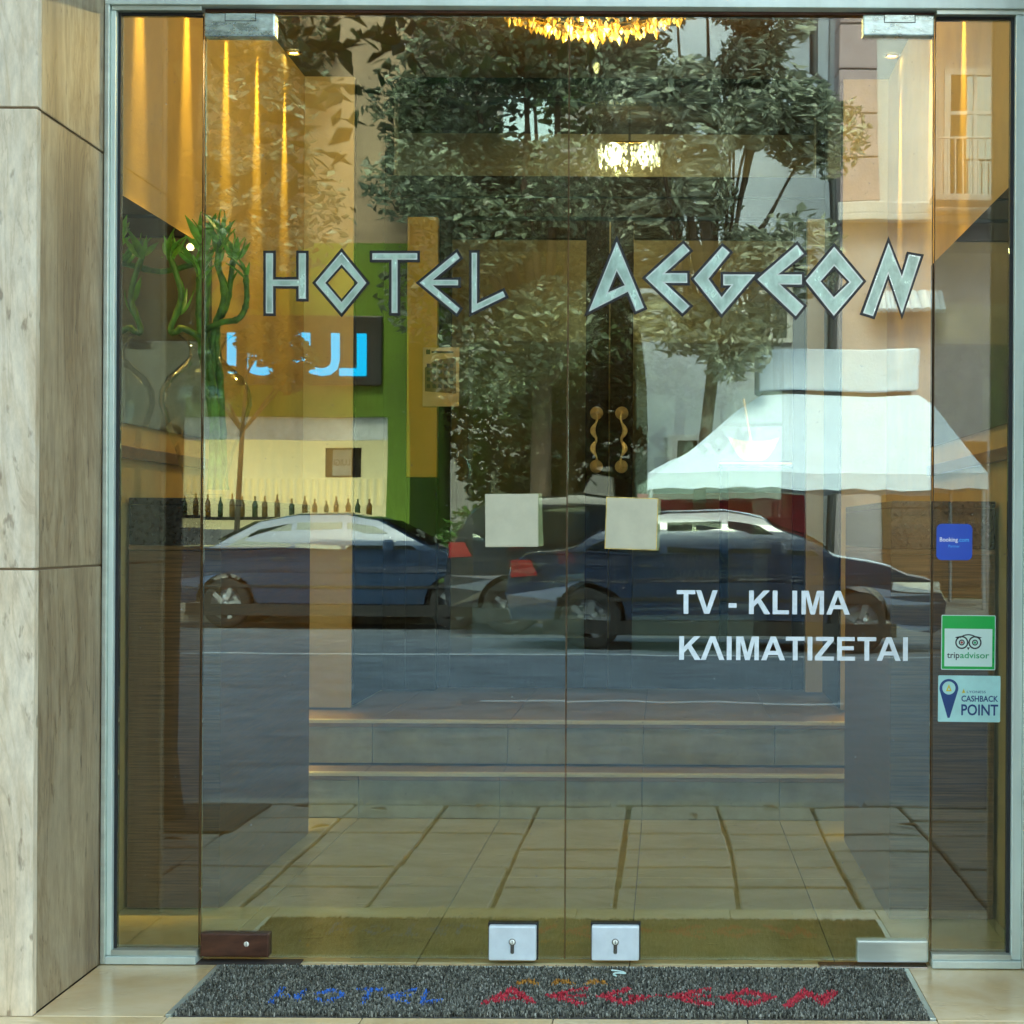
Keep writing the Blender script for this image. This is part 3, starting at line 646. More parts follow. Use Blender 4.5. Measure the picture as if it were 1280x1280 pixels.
struct('pilaster_cladding_left', MB().box(-1.329, -1.32, 3.40, YI - .07, .34, 2.99), 'wood_dark'); struct('pilaster_cladding_right', MB().box(.73, .739, 3.40, YI - .07, .34, 2.99), 'wood_dark')
struct('wall_pilaster_right', MB().box(.74, WR - .001, 3.39, YI, .33, 2.999), 'wall_cream')
for sd_, x, y0, y1, lab in ((-1, WL, .12, 1.68, 'low wide mirror on the side wall behind the plant vase'), (1, WR, .12, 1.95, 'low wide mirror on the side wall behind the three stickers')):
    t = thing('wall_mirror', lab, 'mirror', (x, (y0 + y1) / 2, 1.38)); yc = (y0 + y1) / 2
    MB().box(*(sorted((-sd_ * .002, -sd_ * .010))), y0 - yc, y1 - yc, 0, .636).build('mirror_glass', 'mirror', t)
    MB().bbox(*(sorted((-sd_ * .002, -sd_ * .022))), y0 - yc, y1 - yc, -.10, -.065, b=.003).build('shelf_trim', 'trim_wood', t)
def cabinet(label, xa, xb, y0, y1, x_in):
    t = thing('cabinet', label, 'cabinet', ((xa + xb) / 2, (y0 + y1) / 2, 0)); xc, yc = (xa + xb) / 2, (y0 + y1) / 2
    def P(m, nm, mat): o = m.build(nm, mat, t); o.location = (-xc, -yc, 0); return o
    P(MB().bbox(xa, xb, y0, y1, .004, 1.02, b=.002), 'body', 'wood_cab')
    P(MB().bbox(xa, xb, y0 - .006, y1 + .004, 1.0215, 1.034, b=.002), 'trim', 'trim_wood')
    P(MB().bbox(xa, xb, y0 + .004, y1, 1.0355, 1.15, b=.002), 'upper_band', 'granite')
    P(MB().bbox(xa, xb + .0, y0 - .004, y1 + .002, 1.1515, 1.17, b=.003), 'top', 'granite')
cabinet('brown wood cabinet with black stone top carrying the plant vase', WL + .012, -1.265, .67, 2.06, 1)
cabinet('brown wood cabinet with black stone top behind the three stickers', .627, WR - .012, .57, 1.96, -1)

# wall washing spots
def spot(x, y, group, lab, en):
    t = thing('ceiling_spot', lab, 'spotlight', (x, y, 2.999), group=group)
    MB().lathe([(.022, -.001), (.031, -.001), (.033, -.006), (.024, -.010)], (0, 0, 0), 20).build('ring', 'lamp_metal', t)
    MB().lathe([(0, -.003), (.0215, -.003)], (0, 0, 0), 20).build('lens', 'spot_disc', t)
    l = bpy.data.lights.new('spot_light', 'SPOT'); l.energy = en; l.color = (1, .64, .15); l.spot_size = R(19); l.spot_blend = 1.0; l.shadow_soft_size = .018
    o = bpy.data.objects.new('spot_light', l); C.objects.link(o); o.parent = t; o.location = (0, 0, -.014)
    o.rotation_euler = (0, R(1.5 if x < 0 else -1.5), 0)
for y in (.80, 1.36, 1.92, 2.43, 2.96):
    spot(WL + .036, y, 'spots over the side wall with the plant', 'small recessed ceiling spot washing the gold wall above the plant vase', 44)
for y in (1.28, 2.05, 2.96):
    spot(WR - .036, y, 'spots over the side wall by the stickers', 'small recessed ceiling spot washing the gold wall behind the stickers', 44)
# crystal chandelier
ch = thing('chandelier', 'round amber crystal chandelier under the vestibule ceiling', 'chandelier', (-.27, 2.05, 2.99))
MB().lathe([(0, 0), (.10, 0), (.10, -.03), (.03, -.05)], n=24).build('ceiling_rose', 'lamp_metal', ch)
for k, (r_, z0, nn) in enumerate(((.34, -.04, 70), (.315, -.062, 66), (.275, -.082, 58), (.225, -.098, 48), (.16, -.11, 36), (.09, -.118, 22), (.03, -.122, 8))):
    ring = MB().lathe([(r_ - .004, z0 + .016), (r_ + .004, z0 + .016), (r_ + .004, z0 + .022), (r_ - .004, z0 + .022)], n=32).build('ring', 'lamp_metal', ch)
    m = MB()
    for j in range(nn):
        a = 2 * math.pi * (j + .3 * k) / nn; x, y = r_ * math.cos(a), r_ * math.sin(a); h = rnd.uniform(.010, .030); q = rnd.uniform(.007, .015); z = z0 + rnd.uniform(-.016, .012)
        a2 = rnd.uniform(0, 1.5); pts = [(x + q * math.cos(a2 + i * 1.571), y + q * math.sin(a2 + i * 1.571), z) for i in range(4)]
        m.add([(x, y, z + .014)] + pts + [(x, y, z - h)], [(0, 1, 2), (0, 2, 3), (0, 3, 4), (0, 4, 1), (5, 2, 1), (5, 3, 2), (5, 4, 3), (5, 1, 4)])
    o = m.build('crystals', 'crystal', ring); o['kind'] = 'stuff'
for j in range(7):
    a = j * .9; MB().lathe([(0, .012), (.009, .008), (.012, -.004), (.006, -.014), (0, -.016)], (.2 * math.cos(a), .2 * math.sin(a), -.035), 10).build('bulb', 'bulb', ch)
cp = bpy.data.lights.new('chandelier_light', 'POINT'); cp.energy = 7; cp.color = (1, .70, .34); cp.shadow_soft_size = .02
o = bpy.data.objects.new('chandelier_light', cp); C.objects.link(o); o.parent = ch; o.location = (0, 0, -.26)

# inner doors
for nm, a in (('door_jamb', (-1.329, -1.20, YI - .06, YI + .12, .33, 3.08)), ('door_jamb', (.64, .739, YI - .06, YI + .12, .33, 3.08))): pass
ifr = thing('inner_door_frame', 'dark wood frame with glazed transom around the inner double door', 'door frame', (-.27, YI, .33))
def PI_(nm, mat, *a, b=.003):
    o = MB().bbox(*a, b=b).build(nm, mat, ifr); o.location = (.27, -YI, -.33); return o
PI_('jamb_panel', 'wood_dark', -1.328, -1.217, YI - .05, YI + .10, .335, 2.545)
PI_('jamb_panel', 'wall_yellow', -1.216, -1.075, YI - .05, YI + .10, 1.33, 2.545); PI_('jamb_low_shade', 'wood_dark', -1.216, -1.075, YI - .055, YI + .10, .335, 1.328)  # lower jamb coloured dark to stand for the light fading downwards
PI_('jamb_panel', 'wall_cream', .652, .738, YI - .05, YI + .10, .335, 2.545)
PI_('lintel', 'wood_dark', -1.328, .738, YI - .07, YI + .10, 2.64, 2.735); PI_('lintel_rail', 'wood_dark', -1.328, .738, YI - .05, YI + .09, 2.548, 2.637)
PI_('top_beam', 'wood_dark', -1.328, .738, YI - .07, YI + .10, 3.10, 3.249)
PI_('transom_post', 'wood_dark', -1.328, -1.28, YI - .05, YI + .09, 2.738, 3.098); PI_('transom_post', 'wood_dark', .69, .738, YI - .05, YI + .09, 2.738, 3.098)
PI_('transom_glass', 'inner_glass', -1.279, .689, YI - .003, YI + .003, 2.738, 3.098, b=.0005)
def handle(par, x, z, s_):
    t = MB().tube([(x, YI - .05, z - .012), (x, YI - .05, z + .012)], .006, 8).build('pull_handle', 'brass', par)
    for sg in (-1, 1):
        MB().lathe([(0, -.020), (.012, -.018), (.015, -.010), (.026, -.008), (.029, -.003), (.031, 0)], (x, YI - .0235, z + sg * .125), 24, 'y').build('rosette', 'brass', t)
        for k in range(3):                                    # three ribs of the scrolled wing
            pts = []; rad = []
            for i in range(17):
                u = i / 16; bow = math.sin(math.pi * min(1, u / .62)) if u < .62 else -.35 * math.sin(math.pi * (u - .62) / .38)
                pts.append((x - s_ * (.024 - k * .008) * bow * (1 if u < .62 else .6), YI - .046 - .012 * math.sin(math.pi * u) + k * .002, z + sg * (.006 + u * .115)))
                rad.append(.0046 * (1.15 - .35 * u))
            MB().tube(pts, rad, 8).build('scroll', 'brass', t)
    return t
def inner_leaf(label, x0, x1, hs, rz, glass=True):
    hx = x0 if hs > 0 else x1
    t = thing('inner_door_leaf', label, 'door', (hx, YI, .335), R(rz))
    def P(nm, mat, *a, b=.003): o = MB().bbox(*a, b=b).build(nm, mat, t); o.location = (-hx, -YI, -.335); return o
    P('stile', 'wood_dark', x0 + .003, x0 + .11 if hs < 0 else x0 + .06, YI - .022, YI + .022, .345, 2.538); P('stile', 'wood_dark', x1 - (.11 if hs > 0 else .06), x1 - .003, YI - .022, YI + .022, .345, 2.538)
    xa_, xb_ = (x0 + .1115, x1 - .0615) if hs < 0 else (x0 + .0615, x1 - .1115)
    P('rail', 'wood_dark', xa_, xb_, YI - .021, YI + .021, 2.45, 2.537); P('rail', 'wood_dark', xa_, xb_, YI - .021, YI + .021, .346, .50)
    P('glass', 'inner_glass', xa_ + .0005, xb_ - .0005, YI - .003, YI + .003, .5015, 2.4485, b=.0005)
    o = handle(t, (x1 - .058) if hs > 0 else (x0 + .058), 1.51, hs); o.location = (-hx, -YI, -.335)
    return t
inner_leaf('dark wood inner door leaf beside the yellow jamb, brass handle at its edge', -1.073, -.272, 1, 0)
inner_leaf('dark wood inner door leaf next to the cream pilaster, brass handle at its edge', -.270, .650, -1, .4)
# poster on the inner door
ps = thing('poster', 'brown poster of a large building on the inner door glass', 'poster', (-1.055, YI - .056, 1.66))
MB().box(-.085, .085, -.004, -.001, 0, .275).build('paper', 'poster_paper', ps)
MB().prism([[(-.075, .07), (.07, .06), (.07, .23), (-.03, .215), (-.075, .18)]], -.0055, -.0045).build('picture', 'poster_mid', ps)
m = MB()
for i in range(5):
    for j in range(4): m.box(-.066 + i * .027, -.05 + i * .027, -.0065, -.0060, .085 + j * .032, .103 + j * .032)
m.build('picture_windows', 'poster_dark', ps); MB().box(-.07, -.05, -.0055, -.0045, .243, .265).build('title_block', 'poster_dark', ps); MB().box(-.045, .06, -.0055, -.0045, .248, .258).build('title_bar', 'poster_dark', ps)

# lobby behind the inner door
struct('lobby_floor', MB().box(-4.5, 4, 4.61, 10.5, .2, .325), 'carpet')
struct('lobby_wall_back', MB().box(-4.5, 4, 9.0, 9.2, .3, 4.0), 'wall_cream')
struct('lobby_wall_left', MB().box(-4.6, -4.5, YI + .12, 9.2, .3, 4.0), 'wall_gold'); struct('lobby_wall_right', MB().box(4, 4.1, YI + .12, 9.2, .3, 4.0), 'wall_gold')
struct('lobby_wall_front', MB().box(-4.5, -1.67, YI + .1, YI + .2, 0, 4.0), 'wall_gold'); struct('lobby_wall_front_right', MB().box(1.06, 4, YI + .1, YI + .2, 0, 4.0), 'wall_gold')
struct('lobby_ceiling', MB().box(-4.6, 4.1, YI + .21, 9.2, 3.9, 4.05), 'ceiling_brown')
struct('lobby_wall_upper', MB().box(-1.66, 1.05, YI + .11, YI + .2, 3.41, 3.9), 'wall_gold')
lc = thing('lobby_chandelier', 'bright crystal lamp hanging in the lobby beyond the inner door', 'chandelier', (-.26, 8.2, 3.899))
MB().tube([(0, 0, 0), (0, 0, -.22)], .008).build('rod', 'lamp_metal', lc)
for k in range(2):
    sh = MB().lathe([(.02, 0), (.05, -.02), (.06, -.09), (.04, -.14), (.01, -.15)], (-.11 + .22 * k, 0, -.22), 14).build('glowing_core', 'lamp_white', lc); m = MB()
    for j in range(60):
        a = rnd.uniform(0, 6.28); r_ = rnd.uniform(.075, .10); z = -.22 - rnd.uniform(.0, .16); x, y = -.11 + .22 * k + r_ * math.cos(a), r_ * math.sin(a); q = .011
        m.add([(x - q, y, z), (x, y - q, z), (x + q, y, z), (x, y + q, z), (x, y, z + .012), (x, y, z - .03)], [(0, 1, 4), (1, 2, 4), (2, 3, 4), (3, 0, 4), (1, 0, 5), (2, 1, 5), (3, 2, 5), (0, 3, 5)])
    o = m.build('crystals', 'crystal_clear', sh); o['kind'] = 'stuff'
MB().tube([(-.11, 0, -.215), (.11, 0, -.215)], .008).build('arm', 'lamp_metal', lc)
lp = bpy.data.lights.new('lobby_light', 'POINT'); lp.energy = 1.3; lp.color = (1, .8, .5); lp.shadow_soft_size = .02
o = bpy.data.objects.new('lobby_light', lp); C.objects.link(o); o.parent = lc; o.location = (0, 0, -.42)
ct = thing('console_table', 'tall dark console in the lobby with a lit edge carrying the boat bowl', 'table', (.62, 6.4, .326))
MB().bbox(-.32, .32, -.2, .2, 1.13, 1.16, b=.003).build('top', 'wood_dark', ct); MB().bbox(-.319, .319, -.206, -.2005, 1.14, 1.152, b=.001).build('lit_edge', 'amber_glow', ct)
for sx in (-1, 1):
    for sy in (-1, 1): MB().bbox(sx * .29 - .02, sx * .29 + .02, sy * .17 - .02, sy * .17 + .02, 0, 1.129, b=.003).build('leg', 'wood_dark', ct)
bb = thing('boat_bowl', 'amber glass boat shaped bowl with a pole on the lobby console', 'bowl', (.50, 6.35, 1.487))
m = MB(); nb = 16
for i in range(nb + 1): pass
vs = []; fs = []
for i in range(9):
    u = i / 8
    for j in range(nb):
        a = 2 * math.pi * j / nb; ex = (.05 + .10 * u ** .6) * math.cos(a); ey = (.03 + .05 * u ** .6) * math.sin(a); vs.append((ex, ey, .004 + .11 * u + .03 * u * abs(math.cos(a)) ** 3))
fs = [(i * nb + j, i * nb + (j + 1) % nb, (i + 1) * nb + (j + 1) % nb, (i + 1) * nb + j) for i in range(8) for j in range(nb)] + [tuple(range(nb))]
m.add(vs, fs, True); m.build('hull', 'amber_glow', bb); MB().tube([(0, 0, .02), (-.06, 0, .36)], .006).build('pole', 'amber_glow', bb)

# ------------------------------------------------------------------ vase with lucky bamboo
vs_ = thing('glass_vase', 'round clear glass vase holding green bamboo on the wood cabinet', 'vase', (-1.385, .98, 1.1705))
prof = [(0, .001), (.055, .001), (.062, .008), (.066, .06), (.085, .14), (.118, .22), (.137, .285), (.135, .325), (.115, .365), (.075, .40), (.050, .425), (.046, .445), (.058, .47), (.078, .49)]
inner = [(max(0, r - .004), z + (.004 if z < .01 else 0)) for r, z in prof][::-1]
MB().lathe(prof, n=48).build('vase_wall', 'vase_glass', vs_); MB().lathe([(.0765, .4885), (.0795, .4885), (.0805, .4915), (.0785, .4935), (.0760, .4915), (.0765, .4885)], n=48).build('rim', 'vase_glass', vs_)
MB().lathe([(0, .0035), (.052, .0035), (.058, .012), (.052, .016), (0, .014)], n=40).build('thick_base', 'vase_glass', vs_)
bmb = thing('bamboo', 'green lucky bamboo stalks with pointed leaves standing in the glass vase', 'plant', (-1.385, .98, 1.18))
def curve(pts, n=24):
    out = []; P_ = [Vector(p) for p in pts]; k = len(P_)
    for i in range(n + 1):
        u = i / n * (k - 1); a = min(int(u), k - 2); t_ = u - a; p0, p1, p2, p3 = P_[max(a - 1, 0)], P_[a], P_[a + 1], P_[min(a + 2, k - 1)]
        out.append(.5 * ((2 * p1) + (p2 - p0) * t_ + (2 * p0 - 5 * p1 + 4 * p2 - p3) * t_ ** 2 + (-p0 + 3 * p1 - 3 * p2 + p3) * t_ ** 3))
    return out
lm = MB(); L = []
for i in range(7):
    u = i / 6; wv = .011 * math.sin(math.pi * (u ** .7)) + .0004; L += [(-wv, .003, u * .10), (0, -.002 * math.sin(u * 3), u * .10), (wv, .003, u * .10)]
    L[-2] = (0, -.022 * u * u, u * .10); L[-3] = (-wv, .004 - .022 * u * u, u * .10); L[-1] = (wv, .004 - .022 * u * u, u * .10)
lm.add(L, [(i * 3 + j, i * 3 + j + 1, i * 3 + j + 4, i * 3 + j + 3) for i in range(6) for j in range(2)], True); leafme = lm.mesh('leaf', 'leaf_bamboo')
def stalk(pts, rad, tips, seed):
    q = random.Random(seed); c = curve(pts, 44); m = MB()
    rr = [rad * 1.22 * (1.28 if i % 7 == 0 else 1) * (1 - .25 * i / 44) for i in range(45)]; m.tube(c, rr, 10); s_ = m.build('stalk', 'stalk_bamboo', bmb)
    for idx, num in [(a_, int(b_ * 1.9)) for a_, b_ in tips]:
        base = c[min(idx, 44)]
        for k in range(num):
            o = obj('leaf', leafme, s_); o.location = base + Vector((q.uniform(-.004, .004), q.uniform(-.004, .004), q.uniform(-.03, .012)))
            o.rotation_euler = (R(q.uniform(-40, 40)), R(q.uniform(-42, 42)), R(q.uniform(0, 360))); s = q.uniform(.55, 1.1); o.scale = (s * 1.1, s, s)
stalk([(.045, 0, .02), (.02, 0, .25), (-.01, -.01, .45), (-.02, 0, .62), (-.01, .01, .76)], .0105, ((44, 7), (36, 4)), 1)
stalk([(.03, .02, .02), (.03, .02, .25), (.02, .01, .47), (.055, 0, .60), (.035, 0, .70), (.045, 0, .77)], .0095, ((44, 7), (38, 3)), 2)
stalk([(.05, -.02, .02), (.03, -.01, .28), (.0, -.02, .47), (.045, -.03, .515), (.105, -.03, .53), (.128, -.03, .58), (.126, -.03, .66)], .0085, ((44, 3),), 3)
stalk([(.02, -.01, .02), (.025, -.01, .3), (.0, -.01, .45), (-.06, -.02, .50), (-.085, -.02, .49), (-.10, -.02, .50), (-.07, -.02, .60), (-.105, -.02, .72)], .009, ((44, 5), (36, 2)), 4)
stalk([(.04, .01, .02), (.015, .0, .3), (-.005, .02, .52), (.0, .02, .68), (-.03, .02, .70), (-.12, .03, .68), (-.19, .03, .675)], .009, ((44, 5), (30, 3)), 5)
stalk([(.055, .02, .02), (.045, .01, .3), (.03, .015, .5), (.06, .015, .58), (.08, .01, .72)], .009, ((44, 5), (35, 2)), 6)

# ================================================================== THE STREET BEHIND THE CAMERA (seen mirrored in the glass)
def tree(name, label, base, h, rad, crown_z, nleaf, size, mat, lean=(0, 0), trunk=.16, seed=1, group=None, clumps=26, squash=.8):
    q = random.Random(seed); t = thing(name, label, 'tree', base, group=group); m = MB()
    top = Vector((lean[0], lean[1], crown_z)); m.tube([(0, 0, -.1), (trunk * .1, 0, .25), (lean[0] * .4, lean[1] * .4, crown_z * .5), tuple(top)], [trunk * 1.5, trunk, trunk * .85, trunk * .7], 10)
    cz = (crown_z + h) / 2; hz = (h - crown_z) / 2 + .3; cc = []
    for i in range(clumps):
        while True:
            p = Vector((q.uniform(-1, 1), q.uniform(-1, 1), q.uniform(-1, 1)))
            if .25 < p.length < 1: break
        c = Vector((lean[0] * 1.2 + p.x * rad, lean[1] * 1.2 + p.y * rad, cz + p.z * hz)); cc.append((c, rad * q.uniform(.24, .42)))
        if i % 2 == 0: m.tube([tuple(top * .95), tuple((top + c) / 2 + Vector((q.uniform(-.2, .2), q.uniform(-.2, .2), .1))), tuple(c)], [trunk * .5, trunk * .28, trunk * .08], 6)
    m.build('trunk', 'bark', t); f = MB()
    for i in range(nleaf):
        c, r_ = q.choice(cc); d = Vector((q.gauss(0, 1), q.gauss(0, 1), q.gauss(0, 1))).normalized() * r_ * q.uniform(.35, 1.08) ** .6
        p = c + Vector((d.x, d.y, d.z * squash)); s = size * q.uniform(.6, 1.3); e = Euler((q.uniform(-1.0, 1.0), q.uniform(-1.0, 1.0), q.uniform(0, 6.3))).to_matrix()
        f.add([p + e @ Vector(v) for v in ((-s * .02, -s * .5, 0), (s * .26, -s * .1, s * .06), (s * .03, s * .55, -s * .06), (-s * .26, -s * .08, s * .06))], [(0, 1, 2, 3)])
    f.build('crown', mat, t); return t
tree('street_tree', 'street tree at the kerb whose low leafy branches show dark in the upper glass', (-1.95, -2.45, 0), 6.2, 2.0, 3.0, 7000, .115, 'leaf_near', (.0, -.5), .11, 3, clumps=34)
struct('tree_pit', MB().box(-2.35, -1.55, -2.8, -2.1, -.05, .004), 'earth')
fl = MB().add([(-.002, -.045, 0), (.018, -.01, .008), (.016, .02, .010), (0, .05, .002), (-.016, .02, .010), (-.018, -.01, .008), (0, 0, .001)], [(0, 1, 6), (1, 2, 6), (2, 3, 6), (3, 4, 6), (4, 5, 6), (5, 0, 6)]).mesh('fallen_leaf', 'leaf_dry')
for x, y in ((-1.42, -2.72), (-1.1, -2.66), (-1.25, -2.2), (-.72, -2.75), (.12, -2.5), (.42, -2.78), (.9, -2.3), (1.35, -2.0), (-1.7, -1.9)):
    o = obj('fallen_leaf', fl); o.location = (x, y, .004); o.rotation_euler.z = rnd.uniform(0, 6); tag(o, 'dry brown leaf fallen on the grey pavement slabs', 'leaf', 'fallen leaves on the pavement')
G = 'trees across the road'
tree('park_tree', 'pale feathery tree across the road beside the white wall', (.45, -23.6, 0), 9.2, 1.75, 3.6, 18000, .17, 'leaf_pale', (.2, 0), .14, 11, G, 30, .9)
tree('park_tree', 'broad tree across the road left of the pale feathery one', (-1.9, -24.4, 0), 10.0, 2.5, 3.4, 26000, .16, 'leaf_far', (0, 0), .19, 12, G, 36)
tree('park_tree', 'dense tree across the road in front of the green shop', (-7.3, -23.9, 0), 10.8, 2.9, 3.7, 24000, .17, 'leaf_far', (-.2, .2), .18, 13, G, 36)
tree('park_tree', 'dark evergreen across the road deep behind the lawn', (-2.2, -33, 0), 12, 3.4, 1.2, 20000, .26, 'leaf_dark', (0, 0), .25, 14, G, 40)
tree('park_tree', 'dark evergreen across the road next to the pale wall', (1.3, -35, 0), 13, 3.4, 1.0, 20000, .26, 'leaf_dark', (0, 0), .25, 15, G, 40)
tree('park_tree', 'dark evergreen across the road behind the green shop', (-7.5, -33, 0), 14, 3.6, 3.0, 18000, .28, 'leaf_dark', (0, 0), .25, 16, G, 40)
tree('young_tree', 'slim young tree whose leaves hang before the cyan shop sign', (-6.55, -24.9, 0), 4.7, .85, 2.7, 2300, .17, 'leaf_dark', (.1, 0), .05, 21, None, 16)
for i, (x, y, r_, lab) in enumerate(((-2.9, -25.2, .9, 'round green bush on the lawn nearest the green shop'), (-1.2, -25.6, 1.0, 'round green bush in the middle of the lawn'), (.3, -25.6, .9, 'round green bush at the end of the lawn by the white tent'))):
    q = random.Random(90 + i); t = thing('bush', lab, 'bush', (x, y, .03), group='bushes on the lawn'); f = MB(); MB().tube([(0, 0, 0), (0, 0, .6)], .04).build('stem', 'bark', t)
    for k in range(3200):
        d = Vector((q.gauss(0, 1), q.gauss(0, 1), q.gauss(0, 1))).normalized() * q.uniform(.5, 1) * r_; p = Vector((d.x, d.y, abs(d.z) * 1.5 + .1)); s = .13 * q.uniform(.6, 1.2)
        e = Euler((q.uniform(-1.2, 1.2), q.uniform(-1.2, 1.2), q.uniform(0, 6.3))).to_matrix()
        f.add([p + e @ Vector(v) for v in ((0, -s * .5, 0), (s * .28, 0, .01), (0, s * .5, 0), (-s * .28, 0, .01))], [(0, 1, 2, 3)])
    f.build('foliage', 'leaf_bush', t)

# --- pale building with pink quoins
YB = -27.5
pb = thing('corner_building', 'white building with pink stone quoins, cornice and iron balcony across the road', 'building', (4.5, YB, 0))
def PB(nm, mat, x0, x1, y0, y1, z0, z1, b=0, par=None):
    o = box(nm, mat, par or pb, x0, x1, y0, y1, z0, z1, b=b)
    if not par: o.location = (-4.5, -YB, 0)
    return o
PB('wall', 'wall_white', 2.88, 12, YB - 8, YB, 6.5, 17); PB('ground_wall', 'wall_lilac', 2.88, 12, YB - 8, YB - .02, 0, 6.3)
PB('cornice', 'wall_white', 2.8, 12, YB - 8, YB + .22, 6.3, 6.5, .03); PB('cornice_lip', 'wall_white', 2.8, 12, YB - .1, YB + .32, 6.18, 6.29, .02)
for k in range(14):
    PB('quoin', 'wall_pink', 2.86, 3.58, YB - .7, YB + .06, 6.53 + k * .74, 6.53 + k * .74 + .71, .02)
def window(bx, x0, x1, z0, z1, y, par, loc):
    f = MB(); f.box(x0, x0 + .1, y, y + .07, z0, z1).box(x1 - .1, x1, y, y + .07, z0, z1).box(x0 + .1, x1 - .1, y, y + .07, z1 - .1, z1).box(x0 + .1, x1 - .1, y, y + .07, z0, z0 + .08).box((x0 + x1) / 2 - .03, (x0 + x1) / 2 + .03, y, y + .06, z0 + .08, z1 - .1).box(x0 + .1, (x0 + x1) / 2 - .03, y, y + .05, z1 - .75, z1 - .69).box((x0 + x1) / 2 + .03, x1 - .1, y, y + .05, z1 - .75, z1 - .69)
    o = f.build('window', 'frame_white', par); o.location = loc
    g = MB().box(x0 + .1, x1 - .1, y + .01, y + .02, z0 + .08, z1 - .1).build('pane', 'window_glass', o)
    MB().box(x0 + .02, x1 - .02, y + .001, y + .006, z0 + .02, z1 - .02).build('blind', 'wall_grey', o)
    return o
for k in range(3):
    for x in (4.55, 7.2, 9.6): window(pb, x, x + 1.0, 6.6 + 3.4 * k, 8.75 + 3.4 * k, YB + .002, pb, (-4.5, -YB, 0))
    for xx in (4.2, 6.9, 9.3):
        bal = MB().bbox(xx, xx + 1.75, YB + .33, YB + 1.0, 6.42 + 3.4 * k, 6.53 + 3.4 * k, b=.02).build('balcony', 'wall_white', pb); bal.location = (-4.5, -YB, 0)
        m = MB()
        for i in range(15): m.tube([(xx + .05 + i * .118, YB + .96, 6.53 + 3.4 * k), (xx + .05 + i * .118, YB + .96, 7.42 + 3.4 * k)], .012, 6)
        m.tube([(xx + .03, YB + .96, 7.43 + 3.4 * k), (xx + 1.72, YB + .96, 7.43 + 3.4 * k)], .02, 6); m.build('railing', 'frame_white', bal)
PB('shop_door', 'trim_wood', 3.7, 5.3, YB - .01, YB + .05, 0, 2.6, .01); PB('shop_window', 'window_glass', 5.8, 8.4, YB - .01, YB + .03, .7, 3.0)
for k in range(4): PB('door_panel', 'wood_cab', 3.8 + (k % 2) * .75, 4.45 + (k % 2) * .75, YB + .051, YB + .07, .2 + (k // 2) * 1.2, 1.25 + (k // 2) * 1.2, .01)
m = MB()
for i in range(12): m.tube([(3.5 + i * .09, YB + .02, 5.05), (3.5 + i * .09, YB + .4, 4.72)], .048, 6)
o = m.build('awning', 'canvas', pb); o.location = (-4.5, -YB, 0)
dpipe = MB().tube([(2.72, YB + .1, 0), (2.72, YB + .1, 8.2), (2.60, YB + .1, 8.5), (2.45, YB + .1, 8.65), (2.45, YB + .1, 15)], .065, 10).build('downpipe', 'iron', pb); dpipe.location = (-4.5, -YB, 0)
# pale blue wall next door
nb_ = thing('neighbour_building', 'plain pale blue rendered building set back behind the trees', 'building', (1.4, -29.5, 0))
o = MB().box(-.2, 2.86, -38, -29.2, 0, 17).build('wall', 'wall_pale', nb_); o.location = (-1.4, 29.5, 0)
o = MB().bbox(-.25, 2.79, -38, -29.1, 17, 17.3, b=.03).build('parapet', 'wall_white', nb_); o.location = (-1.4, 29.5, 0)
for x in (.1, 1.5):
    for k in range(2): window(nb_, x, x + .9, 1.2 + 3.2 * k, 2.8 + 3.2 * k, -29.198, nb_, (-1.4, 29.5, 0))
# --- green shop with cyan sign
YS = -26
gs = thing('green_shop', 'green fronted shop with cyan sign and cream bottle display across the road', 'shop', (-6, YS, 0))
def PS(nm, mat, x0, x1, y0, y1, z0, z1, b=0, par=None):
    o = box(nm, mat, par or gs, x0, x1, y0, y1, z0, z1, b=b)
    if not par: o.location = (6, -YS, 0)
    return o
PS('wall', 'wall_green', -10.5, -4.08, YS - 6, YS, 2.86, 5.6); PS('upper_wall', 'wall_ochre', -10.5, -4.08, YS - 6, YS - .05, 5.6, 13)
PS('corner_post', 'wall_green', -4.42, -4.08, YS - 6, YS, 0, 2.858); PS('corner_post', 'wall_green', -10.5, -10.1, YS - 6, YS, 0, 2.858); PS('back_wall', 'display_cream_glow', -10.1, -4.43, YS - 1.2, YS - 1.0, 0, 2.858)
PS('counter_front', 'wall_grey', -10.1, -4.43, YS - .3, YS - .2, 0, 1.1); PS('shelf', 'wood_dark', -10.1, -4.43, YS - .95, YS - .6, 1.25, 1.3)
rb_ = MB()
for i in range(46): rb_.tube([(-4.6 - i * .12, YS - .975, 1.5), (-4.6 - i * .12, YS - .975, 1.92)], .04, 6)
o = rb_.build('fluted_panel', 'display_cream_glow', gs); o.location = (6, -YS, 0)
PS('fascia', 'frame_white', -10.1, -4.43, YS - .2, YS - .1, 2.5, 2.856)
sg = PS('sign_board', 'black', -8.0, -4.5, YS + .01, YS + .12, 3.35, 4.45, .02)
for ch_, x in (('L', -4.68), ('U', -5.10), ('I', -5.70), ('G', -5.95), ('I', -6.72)):
    o = text('sign_letter', ch_, .92, 'neon_cyan', sg, (x, YS + .16, 3.52), (R(90), 0, R(180)), .03, .02, None)
pl = PS('notice_board', 'wood_dark', -5.55, -4.95, YS - .98, YS - .95, 1.95, 2.42); MB().box(-5.42, -5.1, YS - .949, YS - .94, 1.98, 2.39).build('notice_paper', 'frame_white', pl)
text('notice_lettering', 'LUIGI', .14, 'ink_dark', pl, (-5.12, YS - .935, 2.14), (R(90), 0, R(180)), .002, .002, width=.28)
